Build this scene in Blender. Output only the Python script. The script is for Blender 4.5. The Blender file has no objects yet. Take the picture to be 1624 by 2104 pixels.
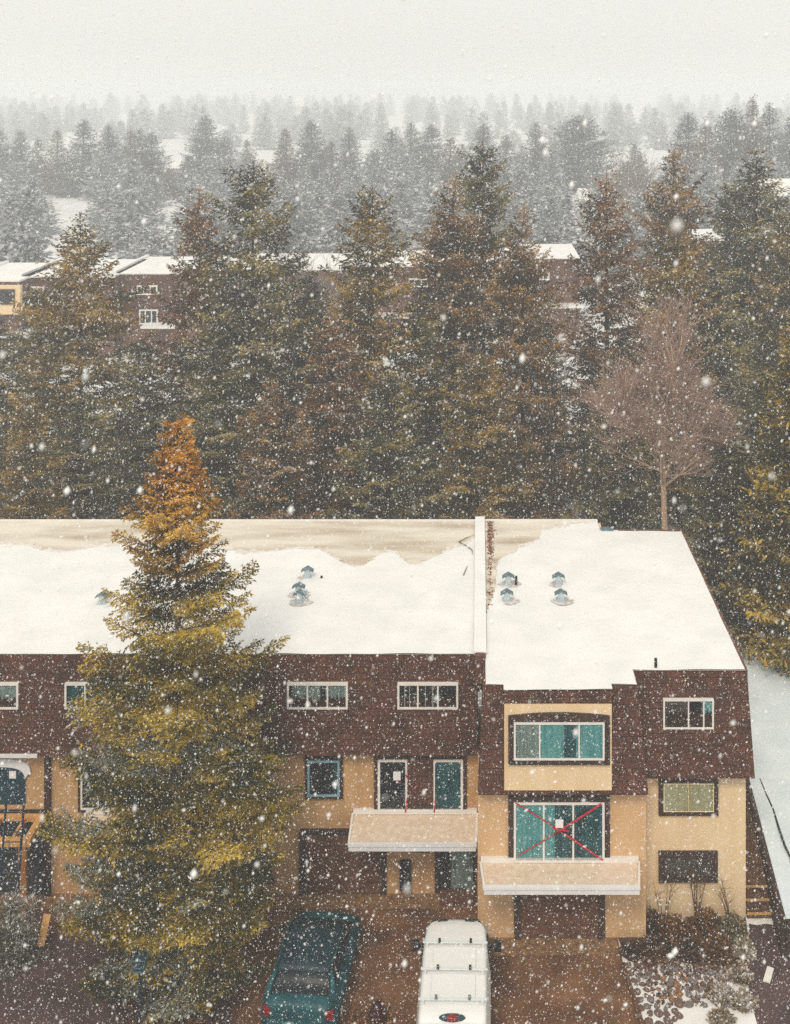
import bpy, math, random
import numpy as np
from mathutils import Vector, Matrix

# ------------------------------------------------------------------ camera, world, sun, exposure
sc = bpy.context.scene
COL = sc.collection
F, CX, CY, EYE = 2300.0, 985.0, 190.0, 26.6        # pixels per unit tangent, vanishing point, camera height (m)
cd = bpy.data.cameras.new('camera')
cam = bpy.data.objects.new('camera', cd)
COL.objects.link(cam)
cam.location = (0, 0, EYE)
cam.rotation_euler = (math.radians(90), 0, 0)
cd.sensor_fit = 'HORIZONTAL'
cd.sensor_width = 36.0
cd.lens = 36.0 * F / 1624.0
cd.shift_x = (812 - CX) / 1624.0
cd.shift_y = -(1052 - CY) / 1624.0
cd.clip_start = 0.1
cd.clip_end = 5000
cd.dof.use_dof = True
cd.dof.focus_distance = 34.0
cd.dof.aperture_fstop = 3.8
sc.camera = cam

SUN_EL, SUN_ROT = math.radians(50), math.radians(195)
world = bpy.data.worlds.new('World')
sc.world = world
world.use_nodes = True
nt = world.node_tree
nt.nodes.clear()
wo = nt.nodes.new('ShaderNodeOutputWorld')
bg = nt.nodes.new('ShaderNodeBackground')
sky = nt.nodes.new('ShaderNodeTexSky')
sky.sky_type = 'NISHITA'
sky.sun_disc = False
sky.sun_elevation = SUN_EL
sky.sun_rotation = SUN_ROT
sky.dust_density = 6.0
mixw = nt.nodes.new('ShaderNodeMix')
mixw.data_type = 'RGBA'
mixw.inputs[0].default_value = 0.92                   # closed cloud deck over most of the sky's own colour
mixw.inputs[7].default_value = (8.6, 8.45, 7.95, 1)
nt.links.new(sky.outputs[0], mixw.inputs[6])
nt.links.new(mixw.outputs[2], bg.inputs[0])
bg.inputs[1].default_value = 0.1
nt.links.new(bg.outputs[0], wo.inputs[0])

sd = bpy.data.lights.new('sun', 'SUN')
sd.energy = 1.5
sd.angle = math.radians(14)
sd.color = (1.0, 0.90, 0.74)
sun = bpy.data.objects.new('sun', sd)
COL.objects.link(sun)
sun.rotation_euler = (math.radians(90) - SUN_EL, 0, math.radians(-15))
sun.location = (0, 0, 60)

sc.view_settings.view_transform = 'Standard'
sc.view_settings.look = 'None'
sc.view_settings.gamma = 1
sc.view_settings.exposure = 0.13
sc.cycles.max_bounces = 6
sc.cycles.diffuse_bounces = 3
sc.cycles.glossy_bounces = 2
sc.cycles.transparent_max_bounces = 8
sc.cycles.volume_bounces = 3
sc.cycles.use_denoising = False

# ------------------------------------------------------------------ helpers
def P(x, y, Y):
    """the point at distance Y that the photograph shows at pixel x, y -> X, Z"""
    return (x - CX) * Y / F, EYE - (y - CY) * Y / F

def G(x, y, z=0.0):
    """the point of a level surface at height z -> X, Y"""
    Y = F * (EYE - z) / (y - CY)
    return (x - CX) * Y / F, Y

def tag(o, label=None, cat=None, group=None, kind=None):
    if label: o['label'] = label
    if cat: o['category'] = cat
    if group: o['group'] = group
    if kind: o['kind'] = kind
    return o

def thing(name, label, cat, loc=(0, 0, 0), rz=0.0, group=None):
    o = bpy.data.objects.new(name, None)
    o.empty_display_size = 0.3
    COL.objects.link(o)
    o.location = loc
    o.rotation_euler = (0, 0, rz)
    return tag(o, label, cat, group)

def origin_of(o):
    while o is not None and o.parent is not None:
        o = o.parent
    return Vector(o.location) if o is not None else Vector((0, 0, 0))

class MB:
    def __init__(s):
        s.v, s.f = [], []
    def add(s, vs, fs):
        n = len(s.v)
        s.v += [tuple(p) for p in vs]
        s.f += [tuple(i + n for i in q) for q in fs]
        return s
    def hexa(s, c):      # 8 corners: bottom ring, top ring
        return s.add(c, [(3, 2, 1, 0), (4, 5, 6, 7), (0, 1, 5, 4), (1, 2, 6, 5), (2, 3, 7, 6), (3, 0, 4, 7)])
    def box(s, x0, x1, y0, y1, z0, z1):
        return s.hexa([(x0, y0, z0), (x1, y0, z0), (x1, y1, z0), (x0, y1, z0), (x0, y0, z1), (x1, y0, z1), (x1, y1, z1), (x0, y1, z1)])
    def tube(s, pts, rad, n=8, cap=True):
        pts = [Vector(p) for p in pts]
        if not hasattr(rad, '__len__'): rad = [rad] * len(pts)
        rings = []
        for i, p in enumerate(pts):
            d = (pts[min(i + 1, len(pts) - 1)] - pts[max(i - 1, 0)]).normalized()
            a = d.orthogonal().normalized() if abs(d.z) < 0.95 else Vector((1, 0, 0)) - d * d.x
            a.normalize()
            b = d.cross(a)
            rings.append([p + (a * math.cos(2 * math.pi * k / n) + b * math.sin(2 * math.pi * k / n)) * rad[i] for k in range(n)])
        vs = [q for r in rings for q in r]
        fs = []
        for i in range(len(pts) - 1):
            for k in range(n):
                fs.append((i * n + k, i * n + (k + 1) % n, (i + 1) * n + (k + 1) % n, (i + 1) * n + k))
        if cap:
            fs.append(tuple(range(n - 1, -1, -1)))
            fs.append(tuple((len(pts) - 1) * n + k for k in range(n)))
        return s.add(vs, fs)
    def loft(s, rings, cap=True):
        n = len(rings[0])
        fs = []
        for i in range(len(rings) - 1):
            for k in range(n):
                fs.append((i * n + k, i * n + (k + 1) % n, (i + 1) * n + (k + 1) % n, (i + 1) * n + k))
        if cap:
            fs.append(tuple(range(n - 1, -1, -1)))
            fs.append(tuple((len(rings) - 1) * n + k for k in range(n)))
        return s.add([p for r in rings for p in r], fs)
    def build(s, name, mat, parent=None, smooth=False, bevel=0.0, local=False):
        me = bpy.data.meshes.new(name)
        off = Vector((0, 0, 0)) if local else origin_of(parent)
        me.from_pydata([Vector(p) - off for p in s.v], [], s.f)
        me.materials.append(mat)
        o = bpy.data.objects.new(name, me)
        COL.objects.link(o)
        if parent is not None: o.parent = parent
        if bevel > 0:
            m = o.modifiers.new('bevel', 'BEVEL')
            m.width = bevel
            m.segments = 2
            m.limit_method = 'ANGLE'
        if smooth:
            for p in me.polygons: p.use_smooth = True
        return o

def np_mesh(name, V, Q, mat, parent=None, col=None):
    """mesh straight from arrays: V (n,3), Q (m,k) faces, col (n,3) per-vertex tint"""
    me = bpy.data.meshes.new(name)
    me.vertices.add(len(V))
    me.vertices.foreach_set('co', np.asarray(V, dtype=np.float32).ravel())
    k = Q.shape[1]
    me.loops.add(Q.size)
    me.loops.foreach_set('vertex_index', np.asarray(Q, dtype=np.int32).ravel())
    me.polygons.add(len(Q))
    me.polygons.foreach_set('loop_start', np.arange(0, Q.size, k, dtype=np.int32))
    me.update(calc_edges=True)
    if col is not None:
        a = me.color_attributes.new('tint', 'FLOAT_COLOR', 'POINT')
        c4 = np.ones((len(V), 4), dtype=np.float32)
        c4[:, :3] = col
        a.data.foreach_set('color', c4.ravel())
    me.materials.append(mat)
    o = bpy.data.objects.new(name, me)
    COL.objects.link(o)
    if parent is not None: o.parent = parent
    return o

def copy_thing(root, loc, rz, scale, label, group=None, cat=None):
    r = root.copy()
    COL.objects.link(r)
    r.location, r.rotation_euler, r.scale = loc, (0, 0, rz), scale
    r['label'] = label
    if cat: r['category'] = cat
    if group: r['group'] = group
    elif 'group' in r: del r['group']
    for ch in root.children:
        c = ch.copy()
        COL.objects.link(c)
        c.parent = r
        for g in ch.children:
            d = g.copy()
            COL.objects.link(d)
            d.parent = c
    return r

# ------------------------------------------------------------------ materials
def new_mat(name):
    m = bpy.data.materials.new(name)
    m.use_nodes = True
    n = m.node_tree
    n.nodes.clear()
    out = n.nodes.new('ShaderNodeOutputMaterial')
    b = n.nodes.new('ShaderNodeBsdfPrincipled')
    n.links.new(b.outputs[0], out.inputs[0])
    return m, n, b, out

def mat(name, c1, c2=None, scale=4.0, rough=0.8, bump=0.0, bscale=None, metal=0.0, stretch=None, detail=6.0, lo=0.35, hi=0.65, spec=0.3):
    m, n, b, out = new_mat(name)
    b.inputs['Roughness'].default_value = rough
    b.inputs['Metallic'].default_value = metal
    b.inputs['Specular IOR Level'].default_value = spec
    tc = n.nodes.new('ShaderNodeTexCoord')
    mp = n.nodes.new('ShaderNodeMapping')
    n.links.new(tc.outputs['Object'], mp.inputs[0])
    if stretch: mp.inputs['Scale'].default_value = stretch
    if c2 is None:
        b.inputs['Base Color'].default_value = (*c1, 1)
    else:
        ns = n.nodes.new('ShaderNodeTexNoise')
        ns.inputs['Scale'].default_value = scale
        ns.inputs['Detail'].default_value = detail
        n.links.new(mp.outputs[0], ns.inputs['Vector'])
        rp = n.nodes.new('ShaderNodeValToRGB')
        rp.color_ramp.elements[0].position, rp.color_ramp.elements[1].position = lo, hi
        rp.color_ramp.elements[0].color, rp.color_ramp.elements[1].color = (*c1, 1), (*c2, 1)
        n.links.new(ns.outputs[0], rp.inputs[0])
        n.links.new(rp.outputs[0], b.inputs['Base Color'])
    if bump > 0:
        nb = n.nodes.new('ShaderNodeTexNoise')
        nb.inputs['Scale'].default_value = bscale or scale * 4
        nb.inputs['Detail'].default_value = 5
        n.links.new(mp.outputs[0], nb.inputs['Vector'])
        bp = n.nodes.new('ShaderNodeBump')
        bp.inputs['Strength'].default_value = bump
        bp.inputs['Distance'].default_value = 0.05
        n.links.new(nb.outputs[0], bp.inputs['Height'])
        n.links.new(bp.outputs[0], b.inputs['Normal'])
    return m

def shingle_mat(name, c1, c2, c3):
    m, n, b, out = new_mat(name)
    b.inputs['Roughness'].default_value = 0.85
    tc = n.nodes.new('ShaderNodeTexCoord')
    sp = n.nodes.new('ShaderNodeSeparateXYZ')
    n.links.new(tc.outputs['Object'], sp.inputs[0])
    ad = n.nodes.new('ShaderNodeMath'); ad.operation = 'ADD'
    n.links.new(sp.outputs[0], ad.inputs[0]); n.links.new(sp.outputs[1], ad.inputs[1])
    cb = n.nodes.new('ShaderNodeCombineXYZ')
    n.links.new(ad.outputs[0], cb.inputs[0]); n.links.new(sp.outputs[2], cb.inputs[1])
    br = n.nodes.new('ShaderNodeTexBrick')
    br.inputs['Scale'].default_value = 1.0
    br.inputs['Brick Width'].default_value = 0.17
    br.inputs['Row Height'].default_value = 0.19
    br.inputs['Mortar Size'].default_value = 0.012
    br.inputs['Mortar Smooth'].default_value = 0.3
    br.inputs['Color1'].default_value = (*c1, 1)
    br.inputs['Color2'].default_value = (*c2, 1)
    br.inputs['Mortar'].default_value = (*c3, 1)
    n.links.new(cb.outputs[0], br.inputs['Vector'])
    ns = n.nodes.new('ShaderNodeTexNoise')
    ns.inputs['Scale'].default_value = 1.3
    ns.inputs['Detail'].default_value = 8
    n.links.new(cb.outputs[0], ns.inputs['Vector'])
    mr = n.nodes.new('ShaderNodeMapRange')
    mr.inputs['From Min'].default_value = 0.3; mr.inputs['From Max'].default_value = 0.7
    mr.inputs['To Min'].default_value = 0.6; mr.inputs['To Max'].default_value = 1.5
    n.links.new(ns.outputs[0], mr.inputs[0])
    mx = n.nodes.new('ShaderNodeVectorMath'); mx.operation = 'SCALE'
    n.links.new(br.outputs[0], mx.inputs[0]); n.links.new(mr.outputs[0], mx.inputs['Scale'])
    n.links.new(mx.outputs[0], b.inputs['Base Color'])
    bp = n.nodes.new('ShaderNodeBump')
    bp.inputs['Strength'].default_value = 0.7; bp.inputs['Distance'].default_value = 0.03
    n.links.new(br.outputs['Fac'], bp.inputs['Height']); bp.invert = True
    n.links.new(bp.outputs[0], b.inputs['Normal'])
    return m

def tint_mat(name, rough=0.75):
    m, n, b, out = new_mat(name)
    at = n.nodes.new('ShaderNodeAttribute')
    at.attribute_name = 'tint'
    n.links.new(at.outputs['Color'], b.inputs['Base Color'])
    b.inputs['Roughness'].default_value = rough
    b.inputs['Specular IOR Level'].default_value = 0.15
    return m

def glass_mat(name, tint, refl=0.3):
    m, n, b, out = new_mat(name)
    n.nodes.remove(b)
    tr = n.nodes.new('ShaderNodeBsdfTransparent'); tr.inputs[0].default_value = (*tint, 1)
    gl = n.nodes.new('ShaderNodeBsdfGlossy'); gl.inputs['Roughness'].default_value = 0.04
    fr = n.nodes.new('ShaderNodeLayerWeight'); fr.inputs[0].default_value = refl
    mx = n.nodes.new('ShaderNodeMixShader')
    n.links.new(fr.outputs['Fresnel'], mx.inputs[0])
    n.links.new(tr.outputs[0], mx.inputs[1]); n.links.new(gl.outputs[0], mx.inputs[2])
    n.links.new(mx.outputs[0], out.inputs[0])
    return m

M = {}
M['snow'] = mat('snow', (0.75, 0.745, 0.73), (0.83, 0.82, 0.80), 0.8, 0.7, 0.35, 4)
M['snow_ground'] = mat('snow_ground', (0.62, 0.64, 0.64), (0.80, 0.80, 0.79), 0.35, 0.75, 0.4, 3)
M['snow_grey'] = mat('snow_grey', (0.58, 0.67, 0.72), (0.70, 0.77, 0.81), 0.7, 0.8, 0.4, 5)  # bluish shade of the raised lot put into its snow colour
M['slush'] = mat('slush', (0.42, 0.38, 0.36), (0.70, 0.68, 0.66), 6, 0.6, 0.3, 15)
M['slush_pale'] = mat('pale_slush', (0.62, 0.57, 0.50), (0.78, 0.75, 0.71), 5, 0.6, 0.3, 15)
M['membrane'] = mat('membrane', (0.42, 0.33, 0.23), (0.73, 0.67, 0.57), 0.6, 0.5, 0.06, 3, stretch=(0.4, 1.8, 1), lo=.3, hi=.62)
M['shingle'] = shingle_mat('brown_shingle', (0.104, 0.033, 0.015), (0.072, 0.023, 0.011), (0.026, 0.009, 0.006))
M['stucco'] = mat('stucco', (0.74, 0.53, 0.30), (0.86, 0.67, 0.43), 1.4, 0.9, 0.35, 60, stretch=(1.3, 1.3, .4), lo=.25, hi=.75)
M['stucco_mid'] = mat('stucco_mid', (0.60, 0.37, 0.18), (0.74, 0.49, 0.27), 1.4, 0.9, 0.35, 60, stretch=(1.3, 1.3, .4), lo=.25, hi=.75)
M['stucco_old'] = mat('stucco_old', (0.46, 0.26, 0.11), (0.62, 0.38, 0.18), 1.4, 0.9, 0.35, 60, stretch=(1.3, 1.3, .4), lo=.25, hi=.75)
M['stucco_pale'] = mat('stucco_pale', (0.62, 0.46, 0.33), (0.78, 0.66, 0.53), 5.0, 0.9, 0.2, 40, detail=9.0, lo=.25, hi=.75)
M['brown_wood'] = mat('brown_wood', (0.035, 0.016, 0.012), (0.06, 0.028, 0.02), 3, 0.7, 0.3, 30, stretch=(1, 1, 0.3))
M['garage'] = mat('garage_brown', (0.10, 0.040, 0.022), (0.16, 0.068, 0.036), 2, 0.7, 0.2, 20)
M['white'] = mat('white_paint', (0.74, 0.70, 0.66), (0.82, 0.79, 0.75), 3, 0.5, 0.05, 20)
M['fascia'] = mat('white_fascia', (0.70, 0.70, 0.72), (0.80, 0.80, 0.80), 2, 0.5, 0.05, 20)
M['blue_frame'] = mat('blue_frame', (0.18, 0.34, 0.44), (0.28, 0.42, 0.5), 4, 0.5)
M['dark'] = mat('dark_interior', (0.010, 0.014, 0.018), (0.03, 0.035, 0.04), 3, 0.8)
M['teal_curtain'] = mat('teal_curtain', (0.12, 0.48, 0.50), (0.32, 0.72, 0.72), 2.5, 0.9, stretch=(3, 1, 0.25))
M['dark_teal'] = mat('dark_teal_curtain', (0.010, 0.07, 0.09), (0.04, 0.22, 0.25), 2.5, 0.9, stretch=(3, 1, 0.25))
M['grey_curtain'] = mat('grey_curtain', (0.24, 0.32, 0.30), (0.48, 0.58, 0.54), 3, 0.9, stretch=(4, 1, 0.2))
M['beige_curtain'] = mat('beige_curtain', (0.62, 0.50, 0.24), (0.78, 0.68, 0.44), 2, 0.9, stretch=(4, 1, 0.2))
M['screen'] = mat('insect_screen', (0.12, 0.085, 0.075), (0.22, 0.165, 0.15), 6, 0.9)
M['navy_glass'] = mat('navy_glass', (0.006, 0.03, 0.05), (0.012, 0.06, 0.085), 3, 0.15, spec=0.3)
M['glass'] = glass_mat('window_glass', (0.90, 0.93, 0.93), 0.22)
M['paper'] = mat('paper', (0.82, 0.80, 0.82))
M['red_tape'] = mat('red_tape', (0.42, 0.015, 0.03), (0.55, 0.03, 0.05), 8, 0.5)
M['zinc'] = mat('zinc', (0.40, 0.50, 0.55), (0.52, 0.60, 0.63), 5, 0.45, 0.05, 20, metal=0.2)
M['zinc_cap'] = mat('zinc_cap', (0.09, 0.16, 0.19), (0.15, 0.22, 0.25), 5, 0.5, metal=0.2)
M['black'] = mat('black_plastic', (0.012, 0.013, 0.016), None, rough=0.5)
M['timber'] = mat('new_timber', (0.62, 0.30, 0.09), (0.74, 0.42, 0.16), 3, 0.7, 0.2, 20, stretch=(0.3, 1, 1))
M['timber_dark'] = mat('weathered_timber', (0.30, 0.12, 0.03), (0.42, 0.19, 0.05), 3, 0.8, 0.2, 20)
M['ladder'] = mat('blue_ladder_paint', (0.006, 0.022, 0.045), (0.012, 0.036, 0.065), 5, 0.4)
M['asphalt'] = mat('wet_brown_asphalt', (0.085, 0.034, 0.013), (0.22, 0.100, 0.040), 0.8, 0.75, 0.5, 30)
M['asphalt_dark'] = mat('dark_asphalt', (0.045, 0.026, 0.026), (0.10, 0.055, 0.05), 0.8, 0.75, 0.5, 30)
M['gravel'] = mat('sandy_gravel', (0.14, 0.07, 0.03), (0.34, 0.19, 0.08), 6, 0.9, 0.6, 25)
M['mulch'] = mat('brown_mulch', (0.07, 0.030, 0.014), (0.16, 0.075, 0.032), 6, 0.95, 0.9, 20)
M['bark'] = mat('bark', (0.045, 0.026, 0.016), (0.095, 0.056, 0.034), 5, 0.9, 0.5, 20, stretch=(1, 1, 0.3))
M['pale_bark'] = mat('pale_bark', (0.40, 0.27, 0.17), (0.58, 0.42, 0.30), 5, 0.9, 0.3, 20, stretch=(1, 1, 0.3))
M['twig'] = mat('pink_twig', (0.27, 0.17, 0.135), (0.40, 0.275, 0.22), 5, 0.9)
M['far_twig'] = mat('grey_twig', (0.20, 0.17, 0.15), (0.28, 0.24, 0.21), 5, 0.9)
M['brown_twig'] = mat('brown_twig', (0.10, 0.05, 0.025), (0.18, 0.09, 0.04), 5, 0.9)
M['needles'] = tint_mat('spruce_needles')
M['leaves'] = tint_mat('shrub_leaves')
M['rock'] = mat('brown_cobble', (0.085, 0.050, 0.038), (0.20, 0.125, 0.095), 5, 0.85, 0.3, 14)
M['rock_grey'] = mat('grey_cobble', (0.12, 0.10, 0.10), (0.22, 0.19, 0.18), 5, 0.85, 0.3, 14)
M['rock_orange'] = mat('orange_cobble', (0.22, 0.10, 0.04), (0.34, 0.17, 0.07), 5, 0.85, 0.3, 14)
M['van'] = mat('white_van_paint', (0.77, 0.78, 0.76), (0.80, 0.80, 0.78), 1, 0.35, spec=0.4)
M['van_rail'] = mat('rack_paint', (0.62, 0.66, 0.67), (0.70, 0.72, 0.72), 3, 0.5)
M['car_glass'] = mat('car_glass', (0.006, 0.014, 0.020), None, rough=0.3, spec=0.12)
M['teal_paint'] = mat('teal_paint', (0.002, 0.045, 0.060), (0.004, 0.085, 0.105), 1.5, 0.45, spec=0.25)
M['teal_roof'] = mat('dark_roof_paint', (0.003, 0.018, 0.030), (0.006, 0.034, 0.046), 2, 0.45, spec=0.2)
M['rubber'] = mat('rubber', (0.015, 0.015, 0.015), None, rough=0.8)
M['rim'] = mat('rim_metal', (0.35, 0.36, 0.37), None, rough=0.35, metal=0.8)
M['red_lens'] = mat('red_lens', (0.22, 0.008, 0.012), None, rough=0.25)
M['navy'] = mat('navy_housing', (0.012, 0.05, 0.075), None, rough=0.3)
m_f, n_f, b_f, o_f = new_mat('snowflake')
n_f.nodes.remove(b_f)
d_f = n_f.nodes.new('ShaderNodeBsdfDiffuse'); d_f.inputs[0].default_value = (.97, .97, .97, 1)
t_f = n_f.nodes.new('ShaderNodeBsdfTranslucent'); t_f.inputs[0].default_value = (.97, .97, .97, 1)
x_f = n_f.nodes.new('ShaderNodeMixShader'); x_f.inputs[0].default_value = .15
n_f.links.new(d_f.outputs[0], x_f.inputs[1]); n_f.links.new(t_f.outputs[0], x_f.inputs[2]); n_f.links.new(x_f.outputs[0], o_f.inputs[0])
M['flake'] = m_f
M['nosing'] = mat('yellow_nosing', (0.50, 0.27, 0.07), (0.62, 0.36, 0.11), 5, 0.8)
M['far_wall'] = mat('far_wall', (0.38, 0.34, 0.30), (0.46, 0.42, 0.37), 1, 0.9)

# ------------------------------------------------------------------ the setting: ground, driveway, paths, terrace
def sheet(name, poly, z, m, label=None, cut=None):
    b = MB().add([(x, y, z) for x, y in poly], [tuple(range(len(poly)))])
    o = b.build(name, m)
    return tag(o, label, None, None, 'structure')

sheet('ground', [(-900, -60), (900, -60), (900, 1700), (-900, 1700)], 0.0, M['snow_ground'], 'snow covered ground reaching to the far trees')
sheet('driveway', [(-30, 4), (5.9, 4), G(1320, 2104), G(1282, 1984), (4.35, 35.4), (4.2, 37.3), (-30, 37.3)], 0.004, M['asphalt'], 'wet brown driveway in front of the townhouses')
sheet('pavement', [(-30, 4), (-6.6, 4), (-6.9, 31), (-7.4, 33.5), (-8.6, 35.2), (-30, 35.6)], 0.008, M['asphalt_dark'], 'dark wet paving under the golden spruce')
sheet('gravel_strip', [(-19, 36.45), (-0.25, 36.45), (-0.25, 37.2), (-19, 37.2)], 0.012, M['gravel'], 'sandy strip along the foot of the facade')
sheet('apron', [G(1015, 1965), G(1275, 1962), (4.3, 35.3), (0.35, 35.3)], 0.008, M['gravel'], 'sandy apron before the garage of the end house')
sheet('path', [(7.6, 4), (30, 4), (30, 34.3), (9.35, 34.3), (9.47, 35.9), (8.65, 35.9), (7.95, 33.0)], 0.004, M['asphalt_dark'], 'dark asphalt path at the end of the terrace')
sheet('snow_patch', [G(1538, 1895), G(1560, 1892), G(1600, 1894), G(1606, 1912), G(1600, 1903), G(1575, 1899), G(1555, 1902), G(1540, 1899)], 0.012, M['snow'], 'thin strip of snow at the foot of the steps')
# rock bed
sheet('snow_bed', [(5.9, 4), (7.6, 4), (7.95, 33.0), (8.6, 36.1), (4.4, 36.1), G(1282, 1984), G(1320, 2104)], 0.008, M['snow'], 'snowy bed with cobbles beside the driveway')
sheet('mulch_bed', [G(1290, 1975), G(1345, 1992), G(1390, 1975), G(1430, 1985), G(1475, 2000), G(1545, 1990), (8.6, 36.1), (4.4, 36.1), (4.32, 35.4)], 0.014, M['mulch'], 'brown mulch bed along the wall')
# kerb of the driveway
k = MB()
a, b_, c_ = Vector((*G(1282, 1984), 0)), Vector((*G(1320, 2104), 0)), Vector((5.9, 4, 0))
for p, q in ((a, b_), (b_, c_)):
    k.hexa([(p.x - .08, p.y, 0), (q.x - .08, q.y, 0), (q.x + .04, q.y, 0), (p.x + .04, p.y, 0), (p.x - .08, p.y, .1), (q.x - .08, q.y, .1), (q.x + .04, q.y, .1), (p.x + .04, p.y, .1)])
tag(k.build('kerb', M['mulch']), 'low brown kerb along the driveway', kind='structure')

# raised snowy terrace on the right, with its slope falling away at the back
TZ = 1.2
rng = np.random.default_rng(5)
def terrace():
    nx, ny = 60, 70
    V, Q = [], []
    for j in range(ny + 1):
        v = j / ny
        y = 34.4 + 40 * v
        xl = 9.35 + min((y - 34.4), 8) * 0.08
        for i in range(nx + 1):
            u = i / nx
            x = xl + (60 - xl) * u ** 1.6
            z = TZ - max(0, (y - 50) / 23) ** 1.3 * 2.3 + 0.04 * math.sin(x * 1.7 + y) * min(1, (x - xl)) + 0.025 * math.sin(y * 2.3 - x * 3.1) * min(1, (x - xl))
            V.append((x, y, z))
    for j in range(ny):
        for i in range(nx):
            a = j * (nx + 1) + i
            Q.append((a, a + 1, a + nx + 2, a + nx + 1))
    return np.array(V), np.array(Q)
V, Q = terrace()
tag(np_mesh('terrain', V, Q, M['snow_grey']), 'raised snowy lot beside the end townhouse', kind='structure')
# crack / path edge drawn in the snow of the terrace
cr = MB()
pts = [G(1562, 1600, TZ), G(1574, 1630, TZ), G(1590, 1665, TZ), G(1600, 1700, TZ), G(1612, 1735, TZ), G(1626, 1765, TZ), G(1650, 1840, TZ)]
cr.tube([(x, y, TZ + 0.005) for x, y in pts], [0.02, .03, .045, .045, .045, .04, .04], 5)
tag(cr.build('cable', M['black']), 'dark cable lying across the snow of the raised lot', 'cable')
# retaining wall: side along the path and dark front face
rw = thing('retaining_wall', 'brown timber retaining wall holding the raised snowy lot', 'wall', (9.0, 36.0, 0))
w = MB()
xs = [(9.35, 34.4), (9.99, 42.4), (10.0, 60.0)]
for (xa, ya), (xb, yb) in zip(xs[:-1], xs[1:]):
    w.hexa([(xa - .06, ya, 0), (xb - .06, yb, 0), (xb + .08, yb, 0), (xa + .08, ya, 0), (xa - .06, ya, TZ + .03), (xb - .06, yb, TZ + .03 - (1.0 if yb > 50 else 0)), (xb + .08, yb, TZ + .03 - (1.0 if yb > 50 else 0)), (xa + .08, ya, TZ + .03)])
w.build('side_boards', M['brown_wood'], rw)
w = MB()
for i in range(5):
    w.box(9.44, 60, 34.3 + .01 * (i % 2), 34.4, 0.24 * i, 0.24 * i + 0.225)
w.build('front_boards', M['brown_wood'], rw)
# ramp of mulch and wooden steps
st = thing('garden_steps', 'three brown garden steps with yellow edges at the end wall', 'steps', (8.9, 36.2, 0))
for i in range(3):
    y0 = 36.02 + .36 * i
    xr = 9.35 + (y0 - 34.4) * .08 - .07
    MB().box(8.63, xr, y0 + .02, y0 + .40, 0, .18 * (i + 1)).build('tread', M['mulch'], st)
    MB().box(8.63, xr, y0 - .005, y0 + .03, .18 * (i + 1) - .05, .18 * (i + 1) + .012).build('nosing', M['nosing'], st)
r = MB()
r.hexa([(8.63, 37.10, 0), (9.50, 37.10, 0), (9.90, 42, 0), (8.63, 42, 0), (8.63, 37.10, .54), (9.50, 37.10, .54), (9.90, 42, 1.0), (8.63, 42, 1.0)])
r.box(8.63, 9.92, 42, 47.5, 0, 1.05)
tag(r.build('slope', M['mulch']), 'brown mulched slope between wall and raised lot', kind='structure')

# ------------------------------------------------------------------ building helpers
def curtain(name, x0, x1, z0, z1, y, m, parent, amp=0.012):
    n = max(8, int((x1 - x0) / 0.035))
    V = []
    for i in range(n + 1):
        x = x0 + (x1 - x0) * i / n
        yy = y + amp * math.sin(i * 1.9) * (0.6 + 0.4 * math.sin(i * .7))
        V += [(x, yy, z0), (x, yy, z1)]
    MBc = MB().add(V, [(2 * i, 2 * i + 2, 2 * i + 3, 2 * i + 1) for i in range(n)])
    return MBc.build(name, m, parent)

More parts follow.
